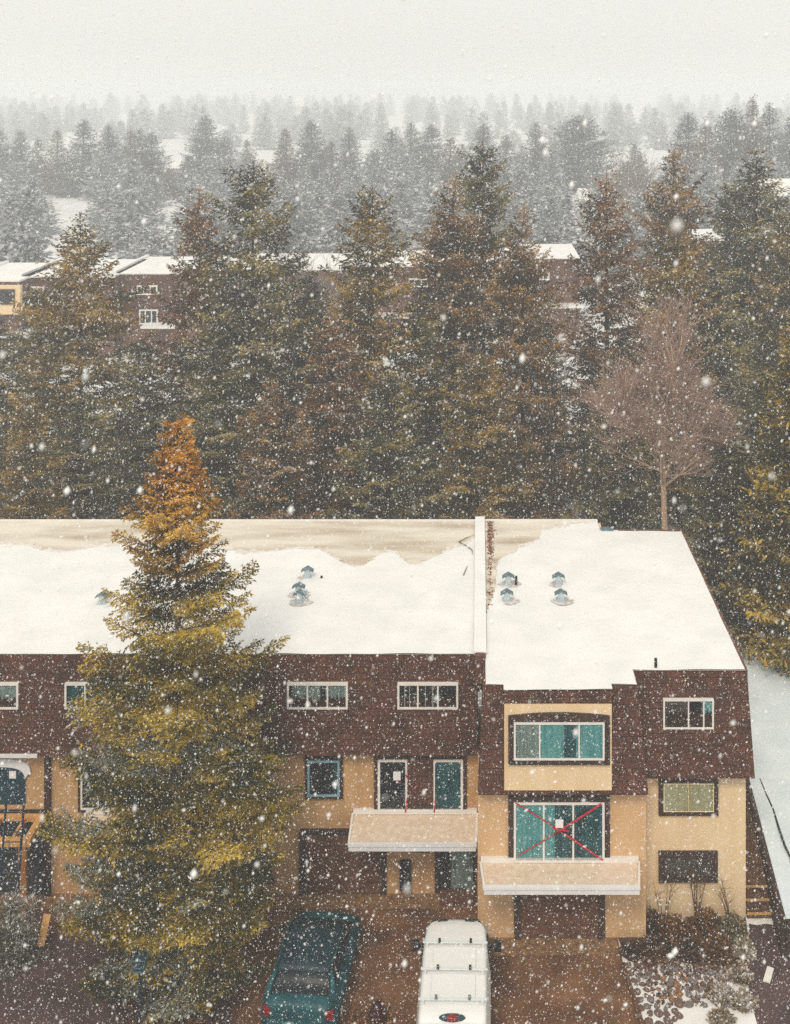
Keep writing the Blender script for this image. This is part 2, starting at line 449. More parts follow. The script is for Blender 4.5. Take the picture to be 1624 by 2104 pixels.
def window(parent, rect, Y, splits=(), frame=None, trim=0.0, back=None, fw=0.06, name='window', label=None, depth=0.12, arch=0.0, pane=True):
    """rect in world (x0, x1, z0, z1); Y the plane it is fixed to; splits = fractions of mullions; back = list of (from, to, material)"""
    x0, x1, z0, z1 = rect
    yf = Y - depth
    f = MB()
    f.box(x0, x1, yf, Y, z0, z0 + fw).box(x0, x1, yf, Y, z1 - fw, z1)
    f.box(x0, x0 + fw, yf, Y, z0 + fw, z1 - fw).box(x1 - fw, x1, yf, Y, z0 + fw, z1 - fw)
    for s in splits:
        xm = x0 + (x1 - x0) * s
        f.box(xm - fw * .4, xm + fw * .4, yf + .012, Y, z0 + fw, z1 - fw)
    o = f.build(name, frame or M['white'], parent)
    if label: o['label'] = label
    if trim > 0:
        t = MB()
        yt = Y - depth * .72
        t.box(x0 - trim, x0, yt, Y, z0 - trim, z1 + trim).box(x1, x1 + trim, yt, Y, z0 - trim, z1 + trim)
        t.box(x0, x1, yt, Y, z0 - trim, z0)
        if arch > 0:
            n = 16
            for i in range(n):
                ua, ub = i / n, (i + 1) / n
                za, zb = z1 + trim + arch * (1 - (2 * ua - 1) ** 2), z1 + trim + arch * (1 - (2 * ub - 1) ** 2)
                xa, xb = x0 - trim + (x1 - x0 + 2 * trim) * ua, x0 - trim + (x1 - x0 + 2 * trim) * ub
                lo = z1 if x0 - 1e-6 <= xa and xb <= x1 + 1e-6 else z1 + trim
                t.hexa([(xa, yt, lo), (xb, yt, lo), (xb, Y, lo), (xa, Y, lo), (xa, yt, za), (xb, yt, zb), (xb, Y, zb), (xa, Y, za)])
        else:
            t.box(x0, x1, yt, Y, z1, z1 + trim)
        t.build('trim', M['brown_wood'], o)
    for (ua, ub, m) in (back or [(0, 1, M['dark'])]):
        xa, xb = x0 + fw + (x1 - x0 - 2 * fw) * ua, x0 + fw + (x1 - x0 - 2 * fw) * ub
        if m in (M['dark'], M['screen'], M['brown_wood'], M['garage']):
            MB().box(xa, xb, Y - depth * .5, Y - depth * .35, z0 + fw, z1 - fw).build('backing' if m is not M['screen'] else 'insect_screen', m, o)
        else:
            curtain('curtain', xa, xb, z0 + fw, z1 - fw, Y - depth * .5, m, o)
    if pane:
        MB().box(x0 + fw, x1 - fw, Y - depth * .86, Y - depth * .82, z0 + fw, z1 - fw).build('pane', M['glass'], o)
    return o

def px_rect(xa, ya, xb, yb, Y):
    X0, Z1 = P(xa, ya, Y)
    X1, Z0 = P(xb, yb, Y)
    return X0, X1, Z0, Z1

def garage_door(parent, rect, Y, label=None):
    x0, x1, z0, z1 = rect
    g = MB()
    n = 5
    h = (z1 - z0) / n
    for i in range(n):
        g.box(x0, x1, Y - .05, Y, z0 + h * i + .012, z0 + h * (i + 1) - .012)
        for j in range(4):
            xa = x0 + (x1 - x0) * (j + .12) / 4; xb = x0 + (x1 - x0) * (j + .88) / 4
            g.box(xa, xb, Y - .065, Y - .05, z0 + h * i + .1, z0 + h * (i + 1) - .1)
    o = g.build('garage_door', M['garage'], parent)
    f = MB()
    f.box(x0 - .2, x0, Y - .09, Y, 0, z1 + .16).box(x1, x1 + .2, Y - .09, Y, 0, z1 + .16).box(x0, x1, Y - .09, Y, z1, z1 + .16)
    f.build('frame', M['brown_wood'], o)
    if label: o['label'] = label
    return o

def canopy(parent, xl0, xl1, xf0, xf1, Yw, Yf, zb, zf, label=None, deck=None):
    """balcony deck: back edge xl0..xl1 at Yw height zb; front edge xf0..xf1 at Yf height zf"""
    t = .14
    o = MB().hexa([(xf0, Yf, zf - t), (xf1, Yf, zf - t), (xl1, Yw, zb - t), (xl0, Yw, zb - t), (xf0, Yf, zf), (xf1, Yf, zf), (xl1, Yw, zb), (xl0, Yw, zb)]).build('deck', deck or M['stucco_pale'], parent)
    if label: o['label'] = label
    f = MB()
    f.box(xf0 - .03, xf1 + .03, Yf - .09, Yf - .003, zf - .17, zf - .02)
    f.box(xf0 - .05, xf1 + .05, Yf - .12, Yf + .04, zf - .017, zf + .045)
    f.build('fascia', M['fascia'], o)
    u = MB()
    u.box(xl0 - .02, xl1 + .02, Yw - .10, Yw - .002, zb + .003, zb + .16)
    for s, (xb, xf) in ((-1, (xl0, xf0)), (1, (xl1, xf1))):
        xa, xc = (xb, xf)
        w = .07 * s
        u.hexa([(min(xc, xc + w), Yf + .05, zf - .13), (max(xc, xc + w), Yf + .05, zf - .13), (max(xa, xa + w), Yw - .11, zb - .13), (min(xa, xa + w), Yw - .11, zb - .13),
                (min(xc, xc + w), Yf + .05, zf + .05), (max(xc, xc + w), Yf + .05, zf + .05), (max(xa, xa + w), Yw - .11, zb + .07), (min(xa, xa + w), Yw - .11, zb + .07)])
    u.build('flashing', M['white'], o)
    return o

def roof_vent(parent, x, y, z, s=1.0, label=None, double=False):
    b = MB()
    b.box(x - .14 * s, x + .14 * s, y - .10 * s, y + .10 * s, z, z + .34 * s)
    b.add([(x - .14 * s, y - .10 * s, z + .34 * s), (x + .14 * s, y - .10 * s, z + .34 * s), (x, y - .10 * s, z + .47 * s), (x - .14 * s, y + .10 * s, z + .34 * s), (x + .14 * s, y + .10 * s, z + .34 * s), (x, y + .10 * s, z + .47 * s)], [(0, 1, 2), (3, 5, 4)])
    b.box(x - .20 * s, x + .20 * s, y - .16 * s, y + .16 * s, z - .02, z + .035)
    o = b.build('roof_vent', M['zinc'], parent)
    if label: o['label'] = label
    c = MB()
    for sg in (-1, 1):
        c.hexa([(x, y - .17 * s, z + .475 * s), (x + sg * .30 * s, y - .17 * s, z + .30 * s), (x + sg * .30 * s, y + .17 * s, z + .30 * s), (x, y + .17 * s, z + .475 * s),
                (x, y - .17 * s, z + .525 * s), (x + sg * .30 * s, y - .17 * s, z + .35 * s), (x + sg * .30 * s, y + .17 * s, z + .35 * s), (x, y + .17 * s, z + .525 * s)])
    c.build('cap', M['zinc_cap'], o)
    n = 18
    rr = random.Random(int(x * 97 + y * 31))
    pw = [(x + .06 + math.cos(2 * math.pi * i / n) * (.36 + .12 * rr.random()), y - .05 + math.sin(2 * math.pi * i / n) * (.26 + .1 * rr.random()), z + .006) for i in range(n)]
    MB().add(pw, [tuple(range(n))]).build('wet_patch', M['slush'], o)
    return o

def snow_sheet(parent, x0, x1, y0, y1, z, keep, cell=0.07):
    """snow blanket as a fine grid: only where keep(x, y) holds, its edges ragged"""
    nx, ny = int((x1 - x0) / cell), int((y1 - y0) / cell)
    xs = np.linspace(x0, x1, nx + 1); ys = np.linspace(y0, y1, ny + 1)
    X, Yg = np.meshgrid(xs, ys)
    Z = z + 0.012 * np.sin(X * 1.3 + Yg * .8) + 0.008 * np.sin(X * 3.1 - Yg * 2.3)
    V = np.stack([X, Yg, Z], -1).reshape(-1, 3)
    xc, yc = (xs[:-1] + xs[1:]) / 2, (ys[:-1] + ys[1:]) / 2
    K = keep(*np.meshgrid(xc, yc))
    jj, ii = np.nonzero(K)
    a = jj * (nx + 1) + ii
    Q = np.stack([a, a + 1, a + nx + 2, a + nx + 1], -1)
    used = np.unique(Q)
    remap = np.zeros(len(V), int); remap[used] = np.arange(len(used))
    off = np.array(origin_of(parent))
    return np_mesh('snow_cover', V[used] - off, remap[Q], M['snow'], parent)

def slush_band(parent, x0, x1, y0, y1, dist, seed, width=.45, cell=.07):
    """thin half melted snow just beyond the ragged edge of the blanket"""
    nx, ny = int((x1 - x0) / cell), int((y1 - y0) / cell)
    xs = np.linspace(x0, x1, nx + 1); ys = np.linspace(y0, y1, ny + 1)
    X, Yg = np.meshgrid(xs, ys)
    V = np.stack([X, Yg, np.full_like(X, RZ + .014)], -1).reshape(-1, 3)
    xc, yc = np.meshgrid((xs[:-1] + xs[1:]) / 2, (ys[:-1] + ys[1:]) / 2)
    d = dist(xc, yc)
    q = np.stack([xc.ravel(), yc.ravel(), 0 * xc.ravel()], -1)
    nz = (clump(q, seed, 3.2) * .5 + clump(q, seed + 3, 8.0) * .35).reshape(xc.shape)
    K = (d > -.2) & (d < width * (.5 + nz))
    jj, ii = np.nonzero(K)
    a = jj * (nx + 1) + ii
    Q = np.stack([a, a + 1, a + nx + 2, a + nx + 1], -1)
    used = np.unique(Q)
    remap = np.zeros(len(V), int); remap[used] = np.arange(len(used))
    return np_mesh('slush', V[used] - np.array(origin_of(parent)), remap[Q], M['slush_pale'], parent)

def clump(p, seed, s=1.0):
    q = p * s + seed * 3.7
    v = np.sin(q[:, 0] * 1.7 + 1.3 * np.sin(q[:, 2] * 1.1)) + np.sin(q[:, 1] * 1.9 + 1.1 * np.sin(q[:, 0] * 1.3)) + np.sin(q[:, 2] * 2.3 + q[:, 1])
    return v / 3.0

def wob(x, s=1.0):
    return 0.5 * np.sin(x * 2.1 * s) + 0.3 * np.sin(x * 5.3 * s + 1) + 0.2 * np.sin(x * 11.7 * s + 2)

RZ = 8.0          # roof height
# ------------------------------------------------------------------ townhouse row (left) 
YL = F * (EYE - RZ) / 1155.0                       # 37.04 front of roof
YB = F * (EYE - RZ) / 880.0                        # 48.6 back of roof
YW = YL + 0.11
XL0 = -24.0
left = thing('townhouse', 'long snow roofed brown and tan townhouse block behind the tall orange topped spruce', 'townhouse', (-9, 42, 0))
MB().box(XL0, -0.05, YW, YB - .05, 0, RZ - .06).build('wall', M['stucco_old'], left)
mz = P(0, 1553, YL - .29)[1]
MB().hexa([(XL0, YL - .29, mz), (-0.05, YL - .29, mz), (-0.05, YW + .3, mz), (XL0, YW + .3, mz), (XL0, YL, RZ - .005), (-0.05, YL, RZ - .005), (-0.05, YW + .3, RZ - .005), (XL0, YW + .3, RZ - .005)]).build('mansard', M['shingle'], left)
MB().box(XL0, -0.15, YL + .02, YB, RZ - .05, RZ).build('roof', M['membrane'], left)
MB().box(XL0, -0.15, YB - .10, YB + .04, RZ - .3, RZ + .05).build('roof_edge', M['white'], left)
bx = np.array([(0 - CX) for _ in range(1)])
# ragged back edge of the snow: pixel polyline -> world
poly = [(-400, 1124), (-120, 1132), (0, 1120), (50, 1121), (100, 1136), (150, 1137), (215, 1120), (300, 1118), (420, 1125), (500, 1136), (560, 1136), (600, 1130), (660, 1130), (690, 1150), (720, 1167), (750, 1166), (775, 1142), (800, 1130), (815, 1132), (830, 1160), (850, 1166), (870, 1158), (900, 1142), (930, 1128), (955, 1118), (975, 1108), (990, 1100)]
pw = sorted(G(x, y, RZ) for x, y in poly)
pX, pY = np.array([p[0] for p in pw]), np.array([p[1] for p in pw])
_gx = np.arange(XL0 - 1, 1, .05)
_gy = np.interp(_gx, pX, pY)
_kn = np.exp(-.5 * (np.arange(-16, 17) / 5.5) ** 2); _kn /= _kn.sum()
pX, pY = _gx[16:-16], np.convolve(_gy, _kn, 'valid')
snow_sheet(left, XL0, -0.16, YL + .0, YB, RZ + .03, lambda x, y: y < np.interp(x, pX, pY) + .06 * wob(x, 2.7))
slush_band(left, XL0, -0.16, 44.5, YB - .1, lambda x, y: y - np.interp(x, pX, pY) - .06 * wob(x, 2.7), 2)
# dividing parapet
pr = MB().box(-0.13, 0.20, 35.9 + 1.1, YB + .05, RZ - 1.2, RZ + .10).build('parapet', M['brown_wood'], left)
MB().box(-0.17, 0.24, 36.93, YB + .1, RZ + .10, RZ + .15).build('coping', M['snow'], pr)
MB().box(-0.13, 0.20, 36.72, 36.998, RZ - .80, RZ + .12).build('pier', M['garage'], left)
# windows of the mansard
WY = YL - .05
for (xa, xb, back, lab) in ((-87, 38, [(0, 1, M['grey_curtain'])], 'white framed window with grey curtain, cut by the picture edge'),
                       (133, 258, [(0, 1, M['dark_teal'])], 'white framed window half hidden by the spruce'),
                       (590, 715, [(0, .06, M['dark']), (.06, .36, M['grey_curtain']), (.36, .55, M['grey_curtain']), (.55, .64, M['dark']), (.64, 1, M['grey_curtain'])], 'white three-pane window with grey green curtains'),
                       (817, 942, [(0, 1, M['dark'])], 'white three-pane window, dark inside with thin blind bars')):
    r_ = px_rect(xa, 1404, xb, 1457, WY - .12)
    wd = window(left, r_, WY, (.335, .665), M['white'], 0, back, fw=.065, label=lab, depth=.15)
    if xa == 817:
        x0, x1, z0, z1 = r_
        for u in (.12, .2, .46, .58):
            xm = x0 + (x1 - x0) * u
            MB().box(xm - .012, xm + .012, WY - .11, WY - .09, z0 + .07, z1 - .07).build('blind', M['white'], wd)
# ground and first floor
window(left, px_rect(633, 1559, 699, 1633, YW), YW, (), M['blue_frame'], .10, [(0, .55, M['dark']), (.55, .85, M['dark']), (.85, 1, M['dark_teal'])], fw=.07, label='square blue framed window with dark brown trim')
pdr = window(left, px_rect(777, 1557, 952, 1664, YW), YW, (.335, .66), M['white'], .12, [(0, .335, M['dark']), (.335, .66, M['garage']), (.66, 1, M['dark_teal'])], fw=.08, name='patio_door', label='white patio door with a brown boarded middle and a notice')
xa, za = P(838, 1655, YW); xb, zb = P(891, 1552, YW)
MB().box(xa, xb, YW - .135, YW - .10, za, zb).build('boarding', M['shingle'], pdr)
xa, za = P(809, 1599, YW); xb, zb = P(824, 1581, YW)
MB().box(xa, xb, YW - .125, YW - .119, za, zb).build('notice', M['paper'], pdr)
for (x1_, y1_, x2_, y2_) in ((835, 1588, 840, 1597), (836, 1650, 834, 1664), (895, 1640, 893, 1664), (816, 1603, 824, 1604), (838, 1636, 836, 1645)):
    A, B = P(x1_, y1_, YW), P(x2_, y2_, YW)
    MB().tube([(A[0], YW - .13, A[1]), (B[0], YW - .13, B[1])], .025, 4).build('tape', M['red_tape'], pdr)
zb_ = P(0, 1670, YW)[1]
Yf = 35.9
zf_ = P(0, 1735, Yf)[1]
canopy(left, P(728, 0, YW)[0], -0.10, P(719, 0, Yf)[0], -0.13, YW, Yf, zb_, zf_)
garage_door(left, px_rect(628, 1712, 782, 1838, YW), YW, 'brown garage door beside the entry')
# entry under the deck
e = window(left, px_rect(897, 1738, 976, 1828, YW), YW, (.36,), M['brown_wood'], .05, [(0, .36, M['dark']), (.36, 1, M['grey_curtain'])], fw=.06, name='entry_door', label='dark entry door with grey side panel')
MB().box(P(905, 0, YW)[0], -0.16, 36.55, YW - .002, 0.0, .22).build('doorstep', M['garage'], left)
lt = MB().box(*[P(822, 0, YW)[0], P(845, 0, YW)[0]], YW - .16, YW, .2, 1.15).build('meter_box', M['black'], left)
MB().box(P(857, 0, YW)[0], P(885, 0, YW)[0], YW - .2, YW, 1.5, 1.9).build('wall_lamp', M['black'], left)
# the half hidden bays behind the spruce and the far left
window(left, px_rect(168, 1585, 240, 1660, YW), YW, (.5,), M['white'], .10, [(0, 1, M['dark'])], fw=.06)
window(left, px_rect(385, 1559, 452, 1633, YW), YW, (), M['blue_frame'], .10, [(0, 1, M['dark'])], fw=.07)
garage_door(left, px_rect(300, 1712, 455, 1838, YW), YW)
canopy(left, P(180, 0, YW)[0], P(330, 0, YW)[0], P(168, 0, Yf)[0], P(322, 0, Yf)[0], YW, Yf, zb_, zf_)
# recessed bay at the left edge
x94, x105 = P(94, 0, YW)[0], P(105, 0, YW)[0]
MB().box(x94, x105, YW - .14, YW, 0, mz + .1).build('corner_post', M['brown_wood'], left)
MB().box(P(-80, 0, YW)[0], x94, YW - .05, YW - .002, 0, P(0, 1664, YW)[1]).build('lower_cladding', M['dark'], left)  # flat near-black panel where the entry recess lies
pn = MB().box(P(-80, 0, YW)[0], x94 - .01, YW - .06, YW, P(0, 1660, YW)[1], P(0, 1552, YW)[1]).build('bay_panel', M['stucco_old'], left)
aw = MB().box(P(-80, 0, YW)[0], P(87, 0, YW)[0], YW - .45, YW - .05, P(0, 1556, YW - .4)[1], P(0, 1549, YW - .4)[1]).build('awning', M['fascia'], left)
# arched window with its pale surround
y1 = YW - .06
xa, xb = P(-70, 0, y1)[0], P(53, 0, y1)[0]
zt, zs, zl = P(0, 1573, y1)[1], P(0, 1598, y1)[1], P(0, 1652, y1)[1]
n = 18
arc = []
for i in range(n + 1):
    a_ = math.pi * (1 - i / n)
    arc.append(((xa + xb) / 2 + (xb - xa) / 2 * math.copysign(abs(math.cos(a_)) ** .55, math.cos(a_)), zs + (zt - zs) * math.sin(a_) ** .8))
ring = [(xa, zl)] + arc + [(xb, zl)]
aw_ = MB().add([(x, y1 - .03, z) for x, z in ring], [tuple(range(len(ring)))]).build('arched_window', M['navy_glass'], left)
aw_['label'] = 'dark blue arched window with a paper notice'
sr = MB()
for (x1_, z1_), (x2_, z2_) in zip(arc[:-1], arc[1:]):
    s1, s2 = .28, .28
    cxm = (xa + xb) / 2
    sr.hexa([(x1_, y1 - .10, z1_), (x2_, y1 - .10, z2_), (x2_, y1, z2_), (x1_, y1, z1_),
             (x1_ + (x1_ - cxm) * .18, y1 - .10, z1_ + .26), (x2_ + (x2_ - cxm) * .18, y1 - .10, z2_ + .26), (x2_ + (x2_ - cxm) * .18, y1, z2_ + .26), (x1_ + (x1_ - cxm) * .18, y1, z1_ + .26)])
sr.build('surround', M['fascia'], aw_)
xa_, za_ = P(20, 1598, y1); xb_, zb2 = P(34, 1583, y1)
MB().box(xa_, xb_, y1 - .05, y1 - .035, za_, zb2).build('notice', M['paper'], aw_)
# raw timber frame of the unfinished balcony
zf2 = P(0, 1675, YW)[1]
yF = F * (EYE - zf2) / (1727 - CY)
bf = MB()
X0b, X1b = P(-90, 0, YW)[0], P(93, 0, YW)[0]
bf.box(X0b, X1b, YW - .15, YW - .07, zf2 - .13, zf2 + .1).box(X0b, X1b, yF, yF + .14, zf2 - .22, zf2 + .03)
bf.box(X1b - .22, X1b, yF + .14, YW - .15, zf2 - .16, zf2 + .03)
for xx in (P(55, 0, YW)[0], P(5, 0, YW)[0], P(-45, 0, YW)[0]):
    bf.box(xx - .04, xx + .04, yF + .14, YW - .15, zf2 - .16, zf2 + .02)
bo = bf.build('balcony_frame', M['timber'], left)
bo['label'] = 'raw orange timber frame of an unfinished balcony'
MB().box(P(36, 0, yF)[0], P(53, 0, yF)[0], yF + .02, yF + .16, 0, zf2 - .2).build('balcony_post', M['timber_dark'], left)
# roof vents and pipes
def vent_at(parent, px, py, lab=None):
    x, y = G(px, py, RZ)
    return roof_vent(parent, x, y, RZ + .03, .78, lab)
vent_at(left, 632, 1188, 'zinc roof vent with a wet patch')
vent_at(left, 614, 1222, 'rear one of two close roof vents')
vent_at(left, 616, 1238, 'front one of two close roof vents')
vent_at(left, 210, 1242)
def pipe_at(parent, px, py, h=.3, r=.045):
    x, y = G(px, py, RZ)
    MB().tube([(x, y, RZ - .02), (x, y, RZ + h)], r, 10).build('vent_pipe', M['black'], parent)
pipe_at(left, 661, 1190, .12)

# ------------------------------------------------------------------ end townhouse (right)
YA, YBAY, YC, YCB = 35.12, 34.84, 36.0, 47.5
right = thing('townhouse', 'end townhouse with tan bay window, teal curtains and red tape across its patio door', 'townhouse', (4.4, 42, 0))
XA1, XC1 = 4.96, 8.62
YAW, YCW = YA + .10, YC + .10
xA0 = 0.12
w = MB()
zA = P(0, 1634, YA - .27)[1]
MB().box(-0.045, 5.25, YAW, YL + .2, 0, zA + .1).build('front_wall', M['stucco_mid'], right)
w.box(0.21, 5.25, YL + .2, YB - .1, 0, RZ - .06)
w.box(5.25, 8.60, YCW, YCB - .1, 0, RZ - .06)
w.build('wall', M['stucco'], right)
u_ = MB().box(0.13, 4.94, YAW + .55, YL + .19, zA + .1, RZ - .06)
u_.build('upper_wall', M['shingle'], right)
zC = P(0, 1600, YC - .30)[1]
m_ = MB()
def slope_panel(m, x0t, x1t, x0b, x1b, yt, yb, zt, zb, yback):
    m.hexa([(x0b, yb, zb), (x1b, yb, zb), (x1b, yback, zb), (x0b, yback, zb), (x0t, yt, zt), (x1t, yt, zt), (x1t, yback, zt), (x0t, yback, zt)])
slope_panel(m_, xA0, XA1, -0.04, 5.28, YA, YA - .27, RZ - .005, zA, YAW + .5)
slope_panel(m_, XA1 + .01, XC1, 5.29, 8.80, YC, YC - .30, RZ - .005, zC, YCW + .6)
m_.build('mansard', M['shingle'], right)
# bay
bx0, bx1 = P(1036, 0, YBAY)[0], P(1258, 0, YBAY)[0]
zb1, zb0 = P(0, 1446, YBAY)[1], P(0, 1623, YBAY)[1]
MB().box(bx0, bx1, YBAY, YA + .4, zb1, RZ - .008).build('bay_head', M['shingle'], right)
bay = MB().box(bx0 + .01, bx1 - .01, YBAY - .03, YA - .1, zb0, zb1 - .002).build('bay', M['stucco'], right)
rb = px_rect(1056, 1481, 1242, 1558, YBAY - .03)
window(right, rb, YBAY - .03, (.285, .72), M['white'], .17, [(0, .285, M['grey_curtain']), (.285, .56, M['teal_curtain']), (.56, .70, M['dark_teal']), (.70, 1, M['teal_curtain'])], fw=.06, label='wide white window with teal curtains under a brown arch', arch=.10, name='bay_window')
# roof
rf = MB()
rf.add([(0.20, YL - .0, RZ), (0.20, YA + .02, RZ), (bx0, YA + .02, RZ), (bx0, YBAY + .02, RZ), (bx1, YBAY + .02, RZ), (bx1, YA + .02, RZ), (XA1, YA + .02, RZ), (XA1, YC + .02, RZ), (XC1 - .02, YC + .02, RZ), (XC1 - .02, YCB, RZ), (P(1230, 0, YCB)[0], YCB, RZ), (P(1224, 0, YB)[0], YB, RZ), (0.20, YB, RZ)], [tuple(range(13))])
rf.build('roof', M['membrane'], right)
xn = P(1228, 0, YB)[0]
MB().box(0.24, xn, YB - .12, YB + .04, RZ - .3, RZ + .06).build('roof_edge', M['white'], right)
MB().box(xn + .08, XC1, YCB - .1, YCB + .04, RZ - .3, RZ + .04).build('roof_edge', M['garage'], right)
MB().box(XC1 - .06, XC1 + .03, YC + .05, YCB, RZ - .2, RZ + .02).build('roof_trim', M['garage'], right)
MB().box(xn + .02, xn + .55, YCB - .15, YCB + .1, RZ + .0, RZ + .12).build('hatch', M['zinc_cap'], right)
bare = [(1000, 1262), (1012, 1235), (1020, 1200), (1022, 1165), (1032, 1146), (1058, 1140), (1066, 1128), (1085, 1122), (1108, 1112), (1112, 1092), (1145, 1086), (1180, 1079), (1225, 1073)]
bw = [G(x, y, RZ) for x, y in bare]
bX = np.array([p[0] for p in bw]); bY = np.array([p[1] for p in bw])
def keep_r(x, y):
    n1 = .05 * wob(y, 3)
    ok = (x > 0.24) & (y > YA) & (x < XC1 - .05) & (y < YB - .05)
    ok &= ~((x > XA1) & (y < YC))
    ok &= ~((x > xn) & (y > YCB - .04))
    ok &= y < np.interp(x, bX, bY, right=99) + .12 * wob(x, 3) + .05 * wob(y, 5)
    ok |= (x > bx0) & (x < bx1) & (y > YBAY) & (y < YA + .1)
    return ok
snow_sheet(right, 0.22, XC1, YBAY - .02, YB, RZ + .03, keep_r, .06)
slush_band(right, 0.24, 5.4, 42.5, YB - .12, lambda x, y: y - np.interp(x, bX, bY, right=99) - .12 * wob(x, 3) - .05 * wob(y, 5), 4)
for q in ((1045, 1201), (1042, 1236), (1148, 1201), (1153, 1236)):
    vent_at(right, *q)
pipe_at(right, 1061, 1203, .35, .05)
pipe_at(right, 1348, 1372, .3, .05)
# C windows
window(right, px_rect(1363, 1436, 1467, 1497, YC - .14), YC - .04, (.5, .8), M['white'], 0, [(0, .5, M['screen']), (.5, .8, M['dark']), (.8, 1, M['teal_curtain'])], fw=.055, label='white sliding window in the brown shingles', depth=.15)
window(right, px_rect(1363, 1606, 1466, 1664, YCW), YCW, (.5,), M['beige_curtain'], .15, [(0, .5, M['beige_curtain']), (.5, 1, M['beige_curtain'])], fw=.03, label='window with yellowish blinds and dark brown trim')
window(right, px_rect(1363, 1757, 1465, 1801, YCW), YCW, (.68,), M['brown_wood'], .15, [(0, .68, M['screen']), (.68, 1, M['screen'])], fw=.04, label='low dark window behind a bare shrub')
# patio door with red cross of tape
rp = px_rect(1056, 1645, 1242, 1768, YAW)
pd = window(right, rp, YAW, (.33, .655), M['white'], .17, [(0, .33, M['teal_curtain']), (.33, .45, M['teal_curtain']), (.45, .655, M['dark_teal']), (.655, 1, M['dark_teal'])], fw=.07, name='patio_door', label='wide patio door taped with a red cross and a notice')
yt = YAW - .135
def tape(x1_, y1_, x2_, y2_, wv=.032):
    A, B = Vector((P(x1_, y1_, yt)[0], yt, P(x1_, y1_, yt)[1])), Vector((P(x2_, y2_, yt)[0], yt, P(x2_, y2_, yt)[1]))
    d = (B - A).normalized()
    s = Vector((-d.z, 0, d.x)) * wv
    MB().add([A - s, B - s, B + s, A + s, A - s - Vector((0, .004, 0)), B - s - Vector((0, .004, 0)), B + s - Vector((0, .004, 0)), A + s - Vector((0, .004, 0))], [(0, 1, 2, 3), (7, 6, 5, 4), (0, 4, 5, 1), (3, 2, 6, 7)]).build('tape', M['red_tape'], pd)
tape(1060, 1650, 1165, 1715, .02); tape(1150, 1706, 1240, 1768, .03)
yt -= .006
tape(1236, 1652, 1140, 1714, .034); tape(1150, 1708, 1066, 1758, .018)
yt -= .006
tape(1136, 1703, 1170, 1708, .03)
A, B = P(1141, 1694, YAW), P(1157, 1677, YAW)
MB().box(A[0], B[0], YAW - .17, YAW - .165, A[1], B[1]).build('notice', M['paper'], pd)
# deck over the garage
zb_ = P(0, 1766, YAW)[1] - .05
Yf2 = 34.05
zf_ = P(0, 1823, Yf2)[1]
canopy(right, P(990, 0, YAW)[0], P(1309, 0, YAW)[0] + .02, P(997, 0, Yf2)[0], P(1312, 0, Yf2)[0], YAW, Yf2, zb_, zf_)
gx0, gx1 = P(1070, 0, YAW)[0], P(1230, 0, YAW)[0]
garage_door(right, (gx0, gx1, 0.02, 2.15), YAW, 'brown garage door under the deck')

# ------------------------------------------------------------------ things around the houses
# ladder at the left bay
ld = thing('ladder', 'dark blue ladder leaning on the raw timber balcony frame', 'ladder', (P(24, 0, 35.5)[0], 35.5, 0))
for px in (6, 43):
    xx = P(px, 0, 35.6)[0]
    MB().tube([(xx, 35.1, 0), (xx, 35.62, zf2 + .1), (xx, 35.85, 3.9)], .04, 6).build('rail', M['ladder'], ld)
for i in range(13):
    t = (i + .6) / 13.5
    z = 3.85 * t
    y = 35.1 + .75 * t
    MB().tube([(P(6, 0, 35.6)[0], y, z), (P(43, 0, 35.6)[0], y, z)], .018, 6).build('rung', M['ladder'], ld)
# yellow board, white board
x, y = G(84, 1945)
bd = MB().hexa([(x - .12, y, 0), (x + .1, y - .02, 0), (x + .1, y + .03, 0), (x - .12, y + .05, 0), (x - .02, y + .25, .8), (x + .22, y + .22, .8), (x + .22, y + .27, .8), (x - .02, y + .30, .8)])
tag(bd.build('plank', M['timber']), 'yellow board standing askew beside the small frosted spruce', 'board')
x, y = G(1580, 2005)
wb = MB()
c, s = math.cos(-.45), math.sin(-.45)
def rot(u, v): return x + u * c - v * s, y + u * s + v * c
cor = [rot(-.10, -.30), rot(.10, -.30), rot(.10, .30), rot(-.10, .30)]
wb.hexa([(p[0], p[1], .006) for p in cor] + [(p[0], p[1], .05) for p in cor])
tag(wb.build('board', M['white']), 'short white board lying on the dark asphalt path', 'board')
# lamp post
lx, ly = P(288, 0, 31.4)[0], 31.4
lp = thing('lamp_post', 'dark lantern on a post at the foot of the big spruce', 'lamp post', (lx, ly, 0))
MB().tube([(lx, ly, 0), (lx, ly, .3), (lx, ly, 2.0)], [.07, .05, .045], 10).build('post', M['ladder'], lp)
lan = MB()
for sx in (-1, 1):
    for sy in (-1, 1):
        lan.tube([(lx + sx * .13, ly + sy * .13, 2.02), (lx + sx * .19, ly + sy * .19, 2.36)], .014, 5)
lan.box(lx - .15, lx + .15, ly - .15, ly + .15, 1.99, 2.03)
for zz, rr in ((2.36, .2), (2.12, .155)):
    lan.box(lx - rr, lx + rr, ly - rr, ly - rr + .02, zz, zz + .02).box(lx - rr, lx + rr, ly + rr - .02, ly + rr, zz, zz + .02)
    lan.box(lx - rr, lx - rr + .02, ly - rr + .02, ly + rr - .02, zz, zz + .02).box(lx + rr - .02, lx + rr, ly - rr + .02, ly + rr - .02, zz, zz + .02)
la = lan.build('lantern', M['zinc_cap'], lp)
